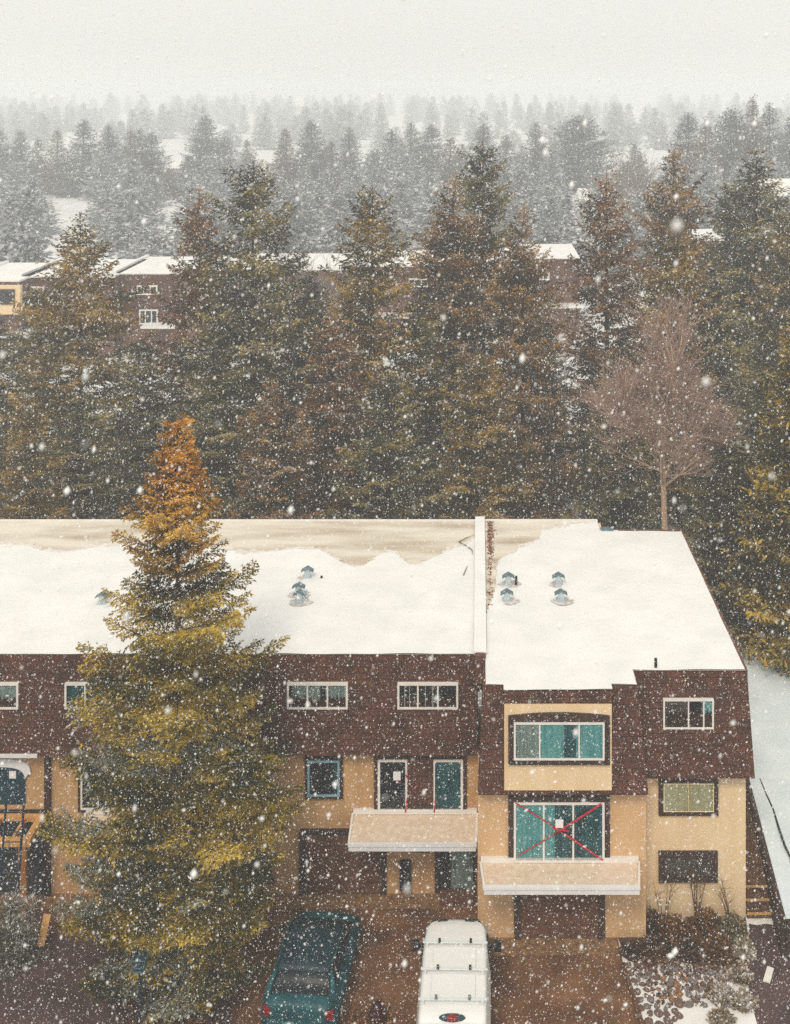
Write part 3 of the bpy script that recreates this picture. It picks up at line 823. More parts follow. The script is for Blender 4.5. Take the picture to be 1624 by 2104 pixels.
MB().hexa([(lx - .12, ly - .12, 2.04), (lx + .12, ly - .12, 2.04), (lx + .12, ly + .12, 2.04), (lx - .12, ly + .12, 2.04), (lx - .17, ly - .17, 2.35), (lx + .17, ly - .17, 2.35), (lx + .17, ly + .17, 2.35), (lx - .17, ly + .17, 2.35)]).build('glass', M['navy'], la)

# ------------------------------------------------------------------ vehicles
def section(y, zb, zs, zt, wb, ws, wt, n=7):
    """closed ring of a car body: bottom half-width wb, shoulder ws at zs, roof wt at zt, rounded roof corners"""
    pts = [(-wb, zb), (-ws, zb + (zs - zb) * .3), (-ws, zs)]
    for i in range(n):
        a = i / (n - 1) * math.pi / 2
        r = min(.12, (zt - zs) * .6)
        pts.append((-(wt - r) - r * math.cos(a), zt - r + r * math.sin(a)))
    pts.append((-wt * .45, zt + .025))
    pts.append((0, zt + .035))
    full = pts + [(-p[0], p[1]) for p in reversed(pts[:-1])]
    return [(p[0], y, p[1]) for p in full]

def wheel(parent, x, y, r=.36, w=.24):
    sgn = 1 if x > 0 else -1
    rings = []
    def ring(xx, rr):
        return [(xx, y + rr * math.cos(2 * math.pi * k / 28), r + rr * math.sin(2 * math.pi * k / 28)) for k in range(28)]
    o = MB().loft([ring(x - w / 2, r * .86), ring(x - w / 2 + .04, r), ring(x + w / 2 - .04, r), ring(x + w / 2, r * .86)]).build('wheel', M['rubber'], parent, True, local=True)
    MB().loft([ring(x + sgn * (w / 2 + .002), r * .62), ring(x + sgn * (w / 2 + .02), r * .55)]).build('rim', M['rim'], o, local=True)

# white cargo van, nose to the building; local y = 0 at its middle
vx, vy = -0.69, 32.1
van = thing('parked_van', 'white cargo van with three roof bars parked nose to the house', 'van', (vx, vy, 0), math.radians(-0.6))
st_ = [(-2.50, .45, 1.10, 1.93, .88, 1.00, .86), (-2.42, .40, 1.10, 2.02, .92, 1.02, .90), (-2.2, .38, 1.10, 2.05, .93, 1.02, .91), (-1.0, .38, 1.10, 2.06, .93, 1.02, .91), (0.3, .38, 1.10, 2.06, .93, 1.02, .91),
       (0.85, .38, 1.10, 2.03, .93, 1.01, .87), (1.10, .38, 1.10, 1.98, .93, 1.0, .80), (1.28, .38, 1.10, 1.90, .93, .99, .68), (1.90, .38, 1.05, 1.22, .92, .97, .74), (2.35, .40, .95, 1.08, .88, .92, .72), (2.52, .45, .8, .92, .80, .85, .68)]
MB().loft([section(*s) for s in st_]).build('body', M['van'], van, True, local=True)
# raised roof panel, slots, bars
rp_ = MB()
rp_.box(-.60, .60, -1.86, -1.02, 2.09, 2.112).box(-.60, .60, -.82, -.04, 2.10, 2.116)
rp_.build('roof_panel', M['van'], van, bevel=.02, local=True)
for sx in (-1, 1):
    MB().hexa([(sx * .40 - .14, 1.12 - (.03 if sx else 0), 1.985), (sx * .40 + .14, 1.12, 1.985), (sx * .40 + .14, 1.17, 1.97), (sx * .40 - .14, 1.17, 1.97), (sx * .40 - .14, 1.12, 2.025), (sx * .40 + .14, 1.12, 2.025), (sx * .40 + .14, 1.17, 2.01), (sx * .40 - .14, 1.17, 2.01)]).build('marker_slot', M['black'], van, local=True)
for yb in (.06, -.92, -1.96):
    o = MB().box(-.93, .93, yb - .03, yb + .03, 2.16, 2.20).build('roof_bar', M['van_rail'], van, bevel=.008, local=True)
    for sx in (-1, 1):
        MB().box(sx * .80 - .03, sx * .80 + .03, yb - .05, yb + .05, 2.03, 2.17).build('foot', M['van_rail'], o, local=True)
    for sx in (-1, 1):
        MB().box(sx * .45 - .035, sx * .45 + .035, yb - .045, yb + .045, 2.19, 2.27).build('clamp', M['black'] if yb > -1.9 else M['zinc_cap'], o, local=True)
# windows
MB().hexa([(-.66, 1.33, 1.87), (.66, 1.33, 1.87), (.80, 1.89, 1.26), (-.80, 1.89, 1.26), (-.66, 1.36, 1.89), (.66, 1.36, 1.89), (.80, 1.92, 1.28), (-.80, 1.92, 1.28)]).build('windshield', M['car_glass'], van, local=True)
for sx in (-1, 1):
    MB().hexa([(sx * 1.00, .25, 1.2), (sx * 1.0, 1.35, 1.2), (sx * 1.03, 1.35, 1.2), (sx * 1.03, .25, 1.2), (sx * .915, .25, 1.8), (sx * .90, .95, 1.8), (sx * .93, .95, 1.8), (sx * .945, .25, 1.8)]).build('side_window', M['car_glass'], van, local=True)
    mo = MB().box(sx * 1.22 - .11, sx * 1.22 + .11, 1.02, 1.16, 1.15, 1.45).build('side_mirror', M['black'], van, bevel=.03, local=True)
    MB().box(min(sx * .98, sx * 1.14), max(sx * .98, sx * 1.14), 1.06, 1.11, 1.25, 1.32).build('mirror_arm', M['black'], mo, local=True)
    MB().box(sx * .42 - .32, sx * .42 + .32, -2.53, -2.49, 1.2, 1.75).build('rear_window', M['car_glass'], van, bevel=.03, local=True)
    MB().box(sx * .90 - .07, sx * .90 + .07, -2.52, -2.44, .85, 1.25).build('tail_light', M['red_lens'], van, bevel=.02, local=True)
MB().box(-.92, .92, -2.62, -2.45, .42, .62).build('rear_bumper', M['black'], van, bevel=.03, local=True)
# high brake light: a flat oval housing on the rear edge of the roof
def blob(cx, cy, cz, a, b, c, n=24, m=10):
    rings = []
    for j in range(m + 1):
        t = -math.pi / 2 + math.pi * j / m
        r = max(.02, math.cos(t))
        rings.append([(cx + a * r * math.cos(2 * math.pi * k / n), cy + b * r * math.sin(2 * math.pi * k / n), cz + c * math.sin(t)) for k in range(n)])
    return MB().loft(rings)
bl = blob(0, -2.40, 2.045, .36, .11, .085).build('brake_light', M['navy'], van, True, local=True)
blob(0, -2.425, 2.055, .21, .10, .082).build('lens', M['red_lens'], bl, True, local=True)
for sx in (-1, 1):
    for yy in (-1.55, 1.75):
        wheel(van, sx * .90, yy)

# dark teal hatchback
hx, hy = -4.90, 33.3
car = thing('parked_car', 'dark teal hatchback parked beside the white van under the spruce', 'car', (hx, hy, 0), math.radians(-5.0))
st_ = [(-2.02, .40, .70, .95, .82, .90, .76), (-1.95, .34, .74, 1.05, .84, .95, .82), (-1.72, .30, .92, 1.10, .86, .97, .85), (-.9, .28, .93, 1.08, .87, .98, .86), (0.6, .28, .92, 1.06, .87, .98, .86), (1.1, .28, .88, 1.02, .87, .97, .84), (1.75, .30, .80, .92, .85, .93, .78), (2.0, .38, .66, .74, .78, .84, .68)]
MB().loft([section(*s) for s in st_]).build('body', M['teal_paint'], car, True, local=True)
cab = [(-1.72, .95, 1.0, 1.06, .84, .85, .80), (-1.30, .95, 1.25, 1.52, .86, .80, .72), (-1.0, .95, 1.25, 1.58, .87, .80, .71), (0.0, .95, 1.25, 1.60, .87, .80, .71), (.55, .95, 1.25, 1.54, .86, .79, .69), (1.35, .92, .96, 1.0, .82, .82, .78)]
MB().loft([section(*s) for s in cab]).build('cabin', M['car_glass'], car, True, local=True)
rr_ = [(-1.36, 1.44, 1.46, 1.55, .62, .68, .66), (-1.0, 1.50, 1.52, 1.62, .62, .72, .70), (0, 1.52, 1.54, 1.64, .62, .72, .70), (.56, 1.47, 1.49, 1.57, .60, .69, .67)]
MB().loft([section(*s) for s in rr_]).build('roof', M['teal_roof'], car, True, local=True)
for sx in (-1, 1):
    MB().tube([(sx * .70, -1.25, 1.60), (sx * .73, -.6, 1.655), (sx * .73, .2, 1.655), (sx * .70, .55, 1.58)], .018, 6).build('roof_rail', M['teal_paint'], car, local=True)
    MB().tube([(sx * .85, -1.80, 1.08), (sx * .78, -1.50, 1.35), (sx * .71, -1.30, 1.54)], [.09, .07, .05], 8).build('pillar', M['teal_paint'], car, True, local=True)
    MB().tube([(sx * .86, -.35, .98), (sx * .74, -.32, 1.56)], .035, 6).build('pillar', M['teal_roof'], car, True, local=True)
    mo = MB().box(sx * 1.06 - .08, sx * 1.06 + .08, .75, .85, .98, 1.14).build('side_mirror', M['teal_roof'], car, bevel=.03, local=True)
    MB().box(sx * .80 - .10, sx * .80 + .10, -2.03, -1.88, .70, .95).build('tail_light', M['red_lens'], car, bevel=.03, local=True)
MB().box(-.80, .80, -2.12, -1.95, .38, .62).build('rear_bumper', M['teal_paint'], car, bevel=.05, local=True)
for sx in (-1, 1):
    for yy in (-1.25, 1.3):
        wheel(car, sx * .85, yy, .33, .22)
car.scale = (1.12, 1.0, 1.0)

# ------------------------------------------------------------------ trees
def clump(p, seed, s=1.0):
    q = p * s + seed * 3.7
    v = np.sin(q[:, 0] * 1.7 + 1.3 * np.sin(q[:, 2] * 1.1)) + np.sin(q[:, 1] * 1.9 + 1.1 * np.sin(q[:, 0] * 1.3)) + np.sin(q[:, 2] * 2.3 + q[:, 1])
    return v / 3.0

def tufts(Pb, D, L, W, rng):
    """diamond sprays: base Pb, unit direction D, length L, half-width W -> verts, quads"""
    n = len(Pb)
    r = rng.normal(size=(n, 3))
    w = np.cross(D, r)
    w /= np.linalg.norm(w, axis=1)[:, None] + 1e-9
    L = L[:, None]; W = W[:, None]
    mid = Pb + D * L * .5
    V = np.stack([Pb, mid + w * W, Pb + D * L, mid - w * W], 1).reshape(-1, 3)
    return V, np.arange(4 * n).reshape(n, 4)

def palette(u, cols):
    cols = np.array(cols)
    u = np.clip(u, 0, 0.9999) * (len(cols) - 1)
    i = u.astype(int)
    f = (u - i)[:, None]
    return cols[i] * (1 - f) + cols[i + 1] * f

def taper(k=2.2):
    return lambda t: (1 - math.exp(-k * (1 - t))) / (1 - math.exp(-k))

def conifer(seed, H, R, gap, nb, step, tl, tw, cols, expo=.6, z0=.05, prof=None, colfn=None, maxtwig=1.0, dens=2, droop=1.0, wood=False, keep=1.0, gapfn=None, frost_haze=0.0, flat=1.0):
    """returns crown arrays (V, Q, col) and the limb list; local base at 0"""
    rng = np.random.default_rng(seed)
    PB, DD, LL, WW, TT = [], [], [], [], []
    limbs = []
    z = H * z0
    up = np.array([0, 0, 1.0])
    while z < H * .985:
        t = z / H
        rad = R * (prof(t) if prof else (1 - t) ** expo) * rng.uniform(.84, 1.12)
        k = max(3, int(round(nb * (.55 + .45 * min(1, rad / R * 1.4)))))
        a0 = rng.random() * 6.28
        for b in range(k):
            if rng.random() > keep: continue
            az = a0 + 6.283 * b / k + rng.normal() * .25
            L = rad * rng.uniform(.68, 1.12) + .06
            zz = z + rng.normal() * gap * .35
            a = (-.42 + 1.15 * t ** 1.4) * droop + rng.normal() * .08
            c = .42 - .35 * t
            n = max(3, int(L / step))
            tk = min(1.0, .32 + L / (4.0 * tl))
            s = np.linspace(.10, 1, n)
            h = np.array([math.cos(az), math.sin(az), 0])
            sd_ = np.array([-math.sin(az), math.cos(az), 0])
            p = h[None] * (L * s)[:, None] + up[None] * (zz + L * (a * s + c * s * s - .0))[:, None]
            d = h[None] + up[None] * (a + 2 * c * s)[:, None]
            d /= np.linalg.norm(d, axis=1)[:, None]
            if wood: limbs.append((np.array([0, 0, zz]), p[n // 2], p[-1]))
            # tip leader
            PB.append(p[-1:]); DD.append(d[-1:]); LL.append(np.array([tl * tk * 1.3])); WW.append(np.array([tw * tk])); TT.append(np.array([t]))
            for sg in (-1, 1):
                tlen = np.minimum((.55 * L * (1 - s) ** .8 + tl), maxtwig) * rng.uniform(.6, 1.15, n)
                td = d * .55 + sd_[None] * sg * .85 + up[None] * (rng.normal(size=n) * .18 - .18)[:, None]
                td /= np.linalg.norm(td, axis=1)[:, None]
                m = max(1, int(math.ceil(float(tlen.max()) / (tl * .8))))
                for j in range(m):
                    fr = j * tl * .8
                    sel = tlen > fr
                    if not sel.any(): break
                    base = p[sel] + td[sel] * fr
                    ns = int(sel.sum())
                    for q in range(dens):
                        dd = td[sel] * .7 + rng.normal(size=(ns, 3)) * np.array([.42, .42, .42 * flat]) + up[None] * -.22
                        dd /= np.linalg.norm(dd, axis=1)[:, None]
                        PB.append(base + rng.normal(size=(ns, 3)) * tl * .12)
                        DD.append(dd)
                        LL.append(tk * tl * rng.uniform(.65, 1.3, ns)); WW.append((.5 + .5 * tk) * tw * rng.uniform(.7, 1.3, ns)); TT.append(np.full(ns, t))
        z += (gapfn(t) if gapfn else gap * (1.0 if t < .75 else .7)) * rng.uniform(.8, 1.2)
    # crown top leader
    for i in range(26):
        zz = H * (.90 + .10 * i / 25)
        PB.append(np.array([[0, 0, zz - tl * .6]])); d = np.array([[rng.normal() * .35 * (1.1 - i / 25), rng.normal() * .35 * (1.1 - i / 25), 1.0]])
        DD.append(d / np.linalg.norm(d)); LL.append(np.array([tl * .7])); WW.append(np.array([tw])); TT.append(np.array([1.0]))
    PB, DD, LL, WW, TT = [np.concatenate(q) for q in (PB, DD, LL, WW, TT)]
    V, Q = tufts(PB, DD, LL, WW, rng)
    u = .48 + .55 * clump(PB, seed, .9) + .34 * clump(PB, seed + 5, 2.6) + rng.normal(size=len(PB)) * .20
    c = colfn(PB, TT, u, rng) if colfn else palette(u, cols)
    if frost_haze > 0:  # whitish sprays: caught snow on near trees, haze-like paling on far ones
        sn = rng.random(len(PB)) < frost_haze * (1.2 + 1.6 * clump(PB, seed + 9, .7))
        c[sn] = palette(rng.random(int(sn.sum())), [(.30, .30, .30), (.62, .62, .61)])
    return V, Q, np.repeat(c, 4, axis=0), limbs

def trunk_mb(H, r0, limbs=(), lr=.03, bend=0.0):
    b = MB()
    b.tube([(0, 0, -.1), (0, 0, H * .3), (0, 0, H * .65), (0, 0, H * .97)], [r0, r0 * .75, r0 * .42, .02], 9)
    for a, m, e in limbs:
        b.tube([tuple(a), tuple(m), tuple(e)], [lr, lr * .7, lr * .25], 3, cap=False)
    return b

def make_tree(name, label, cat, loc, arrays, H, r0, group=None, rz=0.0, lr=.03, scale=None):
    V, Q, c, limbs = arrays
    t = thing(name, label, cat, loc, rz, group)
    trunk_mb(H, r0, limbs, lr).build('trunk', M['bark'], t, local=True)
    np_mesh('crown', V, Q, M['needles'], t, c)
    if scale: t.scale = scale
    return t

OCHRE = [(.022, .022, .016), (.11, .078, .022), (.29, .18, .036), (.46, .29, .062)]
RUSSET = [(.026, .018, .020), (.12, .064, .034), (.27, .13, .052), (.40, .21, .080)]
OLIVE = [(.022, .019, .016), (.115, .066, .030), (.28, .15, .048), (.43, .24, .075)]
FARRUS = [(.050, .045, .046), (.13, .10, .088), (.22, .165, .135), (.30, .23, .19)]
HAZE_BLUE = [(.16, .185, .20), (.27, .295, .31), (.40, .42, .43), (.58, .59, .60)]  # pale blue-grey needles, haze painted into the far crowns
HAZE_GREY = [(.022, .034, .042), (.060, .076, .084), (.12, .132, .135), (.23, .24, .24)]  # darker blue-grey needles, haze tone painted into the crowns
GREEN = [(.010, .018, .022), (.062, .062, .036), (.19, .155, .056), (.38, .29, .090)]
GOLD = [(.026, .024, .010), (.13, .092, .014), (.34, .23, .026), (.52, .36, .055)]

# --- the big spruce before the facade
YT = 34.0
TH = EYE - (860 - CY) * YT / F
TX = P(366, 0, YT)[0]
_py = [858, 885, 950, 1050, 1075, 1100, 1130, 1190, 1280, 1320, 1420, 1530, 1700, 1820, 1950, 2000]
_pr = [6, 20, 42, 62, 78, 98, 116, 146, 168, 182, 216, 236, 232, 222, 195, 150]
_pt = [(EYE - (y - CY) * YT / F) / TH for y in _py][::-1]
_pv = [v * YT / F for v in _pr][::-1]
def prof_big(t): return float(np.interp(t, _pt, _pv))
def col_big(PB, T, u, rng):
    base = palette(u, [(.016, .022, .010), (.12, .095, .014), (.42, .29, .026), (.66, .47, .060)])
    rust = palette(u, [(.11, .042, .008), (.34, .14, .014), (.58, .26, .030), (.72, .38, .07)])
    w = np.clip((PB[:, 2] / TH - .70) / .2, 0, 1)[:, None]
    w = np.clip(w + (.35 * clump(PB, 31, 1.1)[:, None] + rng.normal(size=(len(PB), 1)) * .18) * (w > 0), 0, 1)
    c = base * (1 - w) + rust * w
    # grey frosted sprays low on the side away from the houses' warmth
    fr = (PB[:, 2] < TH * .5) & (clump(PB, 11, .8) - PB[:, 0] * .14 - (PB[:, 2] / TH - .2) * 1.1 > .24) & (rng.random(len(PB)) < .7)
    g = palette(rng.random(len(PB)), [(.09, .105, .08), (.20, .22, .18), (.42, .44, .41)])
    c[fr] = g[fr]
    return c
def gap_big(t): return float(np.interp(t, [0, .40, .48, .72, .80, 1], [.42, .42, .64, .62, .27, .16]))
arr = conifer(3, TH, 1.0, .25, 8, .105, .115, .021, None, prof=prof_big, colfn=col_big, maxtwig=.75, dens=5, flat=.6, z0=.03, wood=True, droop=.8, gapfn=gap_big, frost_haze=.02, keep=.84)
make_tree('spruce_tree', 'tall golden spruce with orange top standing before the facade', 'tree', (TX, YT, 0), arr, TH, .20, lr=.022)

# --- near spruces behind the houses: six crowns, shared by copies
protos = []
specs = [(21, OCHRE, 5.8, 2.0), (22, RUSSET, 4.8, 1.7), (23, GREEN, 5.8, 2.1), (24, OCHRE, 5.5, 1.9), (25, OLIVE, 5.8, 1.9), (26, GREEN, 5.0, 1.7)]
NH = 20.0
near = [  # tip x, tip y, distance, proto, radius factor, label
    (165, 445, 68, 0, 1.05, 'broad ochre spruce rising before the far left townhouse'),
    (410, 385, 73, 1, 1.0, 'slim russet topped spruce touching the taller spruce on its right side'),
    (520, 322, 70, 2, 1.08, 'tall dark spruce with pointed crown above the orange topped spruce'),
    (765, 372, 66, 3, 1.0, 'full ochre spruce standing alone in the middle of the row'),
    (932, 362, 74, 4, .95, 'russet spruce grown against the tallest spruce of the middle group'),
    (992, 282, 77, 2, .95, 'tallest spruce of the middle group, slender top over all others'),
    (1075, 422, 66, 4, .72, 'shorter rust topped spruce, right one of the middle group'),
    (1247, 345, 74, 1, 1.0, 'narrow reddish spruce between the snowy far roof and the bare tree'),
    (1385, 303, 84, 4, .95, 'brown grey spruce rising behind the bare pink tree'),
    (1392, 458, 70, 0, .9, 'olive spruce right behind the crown of the bare pink tree'),
    (1555, 303, 82, 5, 1.3, 'dark spruce with thin tip near the right picture edge'),
    (1498, 372, 88, 2, .8, 'grey green spruce half hidden beside the dark one at right'),
    (1624, 420, 76, 3, 1.0, 'brownish spruce cut by the right picture edge'),
    (60, 828, 56, 3, .8, 'small olive spruce low at the left before the dark row'),
    (-15, 640, 70, 5, 1.1, 'dark spruce cut by the left picture edge'),
    (75, 585, 82, 2, .8, 'blue grey spruce between the left edge and the broad ochre spruce'),
    (285, 690, 66, 5, 1.0, 'low dark spruce filling the gap under the far three-pane window'),
    (640, 560, 76, 5, 1.0, 'dark spruce in the gap beside the tall pointed spruce'),
    (690, 640, 62, 1, .95, 'low russet spruce leaning on the lone ochre spruce'),
    (862, 600, 68, 5, .95, 'dark lower spruce between lone ochre spruce and middle group'),
    (1122, 650, 78, 2, .6, 'dull green low spruce before the snowy patches'),
    (1262, 720, 60, 5, .75, 'dark low spruce beside the bare pink tree'),
    (1475, 560, 70, 2, 1.0, 'dense dark spruce right of the bare pink tree'),
    (1560, 700, 62, 5, 1.1, 'blackish spruce behind the golden spruce at the right edge'),
    (440, 700, 60, 2, .9, 'dark understorey spruce behind the orange tip'),
    (180, 800, 59, 5, .95, 'bluish dark understorey spruce under the broad ochre spruce'),
    (560, 780, 58, 4, .8, 'brown understorey spruce left of the middle of the row'),
    (800, 760, 58, 2, .85, 'dim understorey spruce below the lone ochre spruce'),
    (985, 720, 60, 0, .85, 'ochre tinged understorey spruce below the middle group'),
    (1500, 860, 54, 2, .8, 'dark young spruce beside the trunk of the bare tree'),
]
rr = random.Random(8)
for i, (sd_, pal, R, ex) in enumerate(specs):
    protos.append(conifer(sd_, NH, R, .86, 8, .25, .30, .046, pal, prof=taper(ex), maxtwig=1.2, dens=3, z0=.03, wood=True, keep=.90, frost_haze=.07, flat=.55))
roots = {}
for (x, y, Y, k, rf_, lab) in near:
    X = P(x, 0, Y)[0]
    h = EYE - (y - CY) * Y / F
    rf_ *= .93
    s = (rf_ * (h / NH) ** .35, rf_ * (h / NH) ** .35, h / NH)
    if k not in roots:
        roots[k] = make_tree('spruce_tree', lab, 'tree', (X, Y, 0), protos[k], NH, .28, 'spruces behind the townhouses', 0.0, .03, s)
    else:
        copy_thing(roots[k], (X, Y, 0), rr.random() * 6.28, s, lab, 'spruces behind the townhouses', 'tree')

# --- golden spruces at the right edge, beside the raised lot
arr = conifer(41, 15.2, 3.9, .30, 9, .24, .30, .052, GOLD, expo=.62, maxtwig=1.2, dens=2, z0=.04, wood=True)
make_tree('spruce_tree', 'golden green spruce at the right edge beside the raised snowy lot', 'tree', (P(1662, 0, 51)[0], 51, 1.1), arr, 15.2, .2)
arr = conifer(42, 9.0, 3.0, .30, 9, .24, .30, .052, [(.02, .022, .014), (.06, .05, .02), (.14, .10, .03), (.30, .27, .22)], expo=.62, maxtwig=1.2, dens=2, z0=.04, wood=True)
make_tree('spruce_tree', 'smaller frosted spruce under the golden one by the raised lot', 'tree', (P(1590, 0, 49)[0], 53.5, .9), arr, 9.0, .14)
# small frosted spruce at the lower left
arr = conifer(43, 1.9, 1.1, .22, 7, .11, .13, .016, [(.04, .045, .03), (.10, .10, .06), (.22, .22, .18), (.48, .48, .46)], expo=.6, maxtwig=.5, dens=2, z0=.03, wood=True)
x, y = G(22, 1972)
make_tree('spruce_tree', 'small frosted spruce at the lower left beside the yellow board', 'tree', (x, y, 0), arr, 1.9, .05, lr=.010)

# --- bare tree
def bare_tree(seed, H, trunk_h, crown_r, r0, twigr, depth=4, nk=(6, 5, 5, 4), up=.12):
    rng = random.Random(seed)
    trunk, fine = MB(), MB()
    def grow(p, d, L, r, lev):
        bend = Vector((rng.gauss(0, .12), rng.gauss(0, .12), .10))
        q = p + d * L * .5
        e = q + (d + bend).normalized() * L * .5
        (trunk if lev <= 1 else fine).tube([p, q, e], [r, r * .8, r * .55], 5 if lev <= 1 else 3, cap=False)
        if lev >= depth: return
        for i in range(nk[lev]):
            t = rng.uniform(.35, 1.0)
            s = p.lerp(q, t * 2) if t < .5 else q.lerp(e, t * 2 - 1)
            dd = (d + Vector((rng.gauss(0, .52), rng.gauss(0, .52), rng.gauss(up, .38)))).normalized()
            grow(s, dd, L * rng.uniform(.5, .78), max(twigr, r * .5), lev + 1)
    base = Vector((0, 0, 0))
    top = Vector((-.18, 0, trunk_h))
    trunk.tube([(0, 0, -.1), (.05, 0, trunk_h * .4), (-.05, 0, trunk_h * .75), tuple(top)], [r0, r0 * .8, r0 * .65, r0 * .5], 8)
    n0 = 13
    for i in range(n0):
        a = i * 2.4
        el = rng.uniform(-.05, 1.5)
        d = Vector((math.cos(a) * math.cos(el), math.sin(a) * math.cos(el), math.sin(el)))
        s = Vector((-.1, 0, trunk_h * rng.uniform(.66, 1.0)))
        grow(s, d, crown_r * (.62 + .45 * math.sin(el)), r0 * .38, 0)
    return trunk, fine
YBT = 53.0
hb = EYE - (660 - CY) * YBT / F
tr, fi = bare_tree(23, hb, hb * .70, 2.75, .19, .0085, 4, (8, 6, 5, 3), up=.20)
bt = thing('bare_tree', 'leafless pinkish brown tree with pale trunk behind the end roof', 'tree', (P(1366, 0, YBT)[0], YBT, 0))
tr.build('trunk', M['pale_bark'], bt, local=True)
fi.build('crown', M['twig'], bt, local=True)

# --- shrubs before the end wall
def shrub(loc, r, h, n, cols, label, seed, tl=.12, name='shrub', group=None, stems=True):
    rng = np.random.default_rng(seed)
    t = thing(name, label, 'shrub', (loc[0], loc[1], .015), 0, group)
    d = rng.normal(size=(n, 3)); d[:, 2] = np.abs(d[:, 2])
    d /= np.linalg.norm(d, axis=1)[:, None]
    rad = rng.uniform(.35, 1.0, n) ** .6 * (1 + .25 * clump(d * 3, seed))
    Pb = d * rad[:, None] * np.array([r, r * .8, h])
    dd = d * .6 + rng.normal(size=(n, 3)) * .6 + np.array([0, 0, .2])
    dd /= np.linalg.norm(dd, axis=1)[:, None]
    V, Q = tufts(Pb, dd, rng.uniform(.6, 1.3, n) * tl, rng.uniform(.6, 1.3, n) * tl * .3, rng)
    u = .5 + .35 * clump(Pb, seed, 4) + rng.normal(size=n) * .22
    np_mesh('foliage', V, Q, M['leaves'], t, np.repeat(palette(u, cols), 4, axis=0))
    if stems:
        b = MB()
        for i in range(9):
            a = rng.random() * 6.28; e = rng.uniform(.3, .9)
            b.tube([(0, 0, -.02), (math.cos(a) * r * e * .5, math.sin(a) * r * e * .4, h * .5), (math.cos(a) * r * e, math.sin(a) * r * e * .8, h * .9)], [.02, .014, .006], 4)
        b.build('stems', M['brown_twig'], t, local=True)
    return t
DB = [(.020, .011, .010), (.050, .024, .016), (.10, .045, .022), (.17, .085, .04)]
OR = [(.035, .015, .008), (.10, .042, .014), (.20, .085, .022), (.30, .14, .045)]
FR = [(.07, .045, .020), (.22, .15, .07), (.40, .34, .26), (.78, .78, .77)]
for i, (px, py, r, h, n, cols, lab) in enumerate([
    (1338, 1908, .50, .52, 900, DB, 'dark brown shrub at the corner beside the garage'),
    (1300, 1960, .34, .28, 500, DB, 'low blackish shrub at the head of the driveway kerb'),
    (1385, 1920, .52, .48, 1000, OR, 'rust brown shrub under the low dark window'),
    (1452, 1912, .55, .50, 1100, OR, 'orange brown shrub around the bare stems'),
    (1505, 1925, .50, .60, 1100, [(.04, .03, .012), (.12, .085, .03), (.22, .17, .08), (.45, .43, .38)], 'olive shrub dusted with snow near the steps'),
    (1350, 1955, .48, .30, 800, DB, 'dark low shrub before the corner shrub'),
    (1420, 1962, .48, .28, 800, DB, 'brown low shrub at the upper end of the cobbles'),
    (1478, 1965, .45, .45, 900, OR, 'russet low shrub before the orange brown one'),
    (1530, 1965, .34, .42, 800, FR, 'frosted shrub nearest the steps at the path edge'),
    (1522, 2012, .36, .34, 800, FR, 'frosted shrub in the middle of the path edge'),
    (1486, 2050, .42, .24, 800, FR, 'white frosted low shrub spreading over the cobbles'),
    (1530, 2068, .36, .30, 800, FR, 'frosted olive shrub at the lower end of the path edge'),
    (1484, 2100, .36, .22, 700, FR, 'low frosted ground shrub at the bottom of the bed')]):
    shrub(G(px, py), r, h, n, cols, lab, 60 + i, group=None)
shrub(G(776, 2098), .20, .55, 500, [(.03, .006, .010), (.07, .012, .022), (.12, .02, .03), (.2, .06, .04)], 'small maroon shrub between the teal car and the white van', 90, .10)
# bare multi-stem shrubs against the end wall
def bare_shrub(px, py, h, n, seed, lab):
    rng = random.Random(seed)
    x, y = G(px, py)
    b = MB()
    for i in range(n):
        a = rng.uniform(-1, 1)
        p0 = (rng.gauss(0, .05), rng.gauss(0, .05), -.02)
        p1 = (a * .18, rng.gauss(0, .08), h * .45)
        p2 = (a * .45 + rng.gauss(0, .08), rng.gauss(0, .15), h * rng.uniform(.75, 1.05))
        b.tube([p0, p1, p2], [.016, .011, .004], 4)
        for j in range(4):
            t = rng.uniform(.3, .95)
            s = Vector(p1).lerp(Vector(p2), t)
            b.tube([s, s + Vector((rng.gauss(0, .16), rng.gauss(0, .1), rng.uniform(.1, .3)))], [.007, .003], 3)
    o = b.build('bare_shrub', M['brown_twig'], None, local=True)
    o.location = (x, y, .01)
    tag(o, lab, 'shrub')
bare_shrub(1432, 1900, 1.9, 12, 1, 'bare upright shrub before the low dark window')
bare_shrub(1362, 1905, 1.5, 6, 2, 'thin bare shrub by the corner beside the garage wall')
bare_shrub(1500, 1898, 1.2, 6, 3, 'low bare shrub near the corner with the steps')

# --- cobbles in the snow
rng_ = random.Random(17)
rock_meshes = []
def rock_mesh(seed, m):
    import bmesh
    r = random.Random(seed)
    bm = bmesh.new()
    bmesh.ops.create_icosphere(bm, subdivisions=3, radius=1.0)
    ph = [r.uniform(0, 6) for _ in range(6)]
    for v in bm.verts:
        c = v.co
        k_ = 1 + .16 * math.sin(c.x * 2.2 + ph[0]) + .14 * math.sin(c.y * 2.7 + ph[1]) + .10 * math.sin(c.z * 3.1 + ph[2] + c.x * 2) + .04 * math.sin(c.x * 7 + c.y * 6 + ph[3])
        v.co = Vector((c.x * k_, c.y * k_ * .8, c.z * k_ * .5))
    me = bpy.data.meshes.new('cobble')
    bm.to_mesh(me); bm.free()
    for p in me.polygons: p.use_smooth = True
    me.materials.append(m)
    return me
kinds = [('brown', [rock_mesh(i, M['rock']) for i in range(4)]), ('grey', [rock_mesh(10 + i, M['rock_grey']) for i in range(3)]), ('orange', [rock_mesh(20 + i, M['rock_orange']) for i in range(2)])]
placed = []
tries = 0
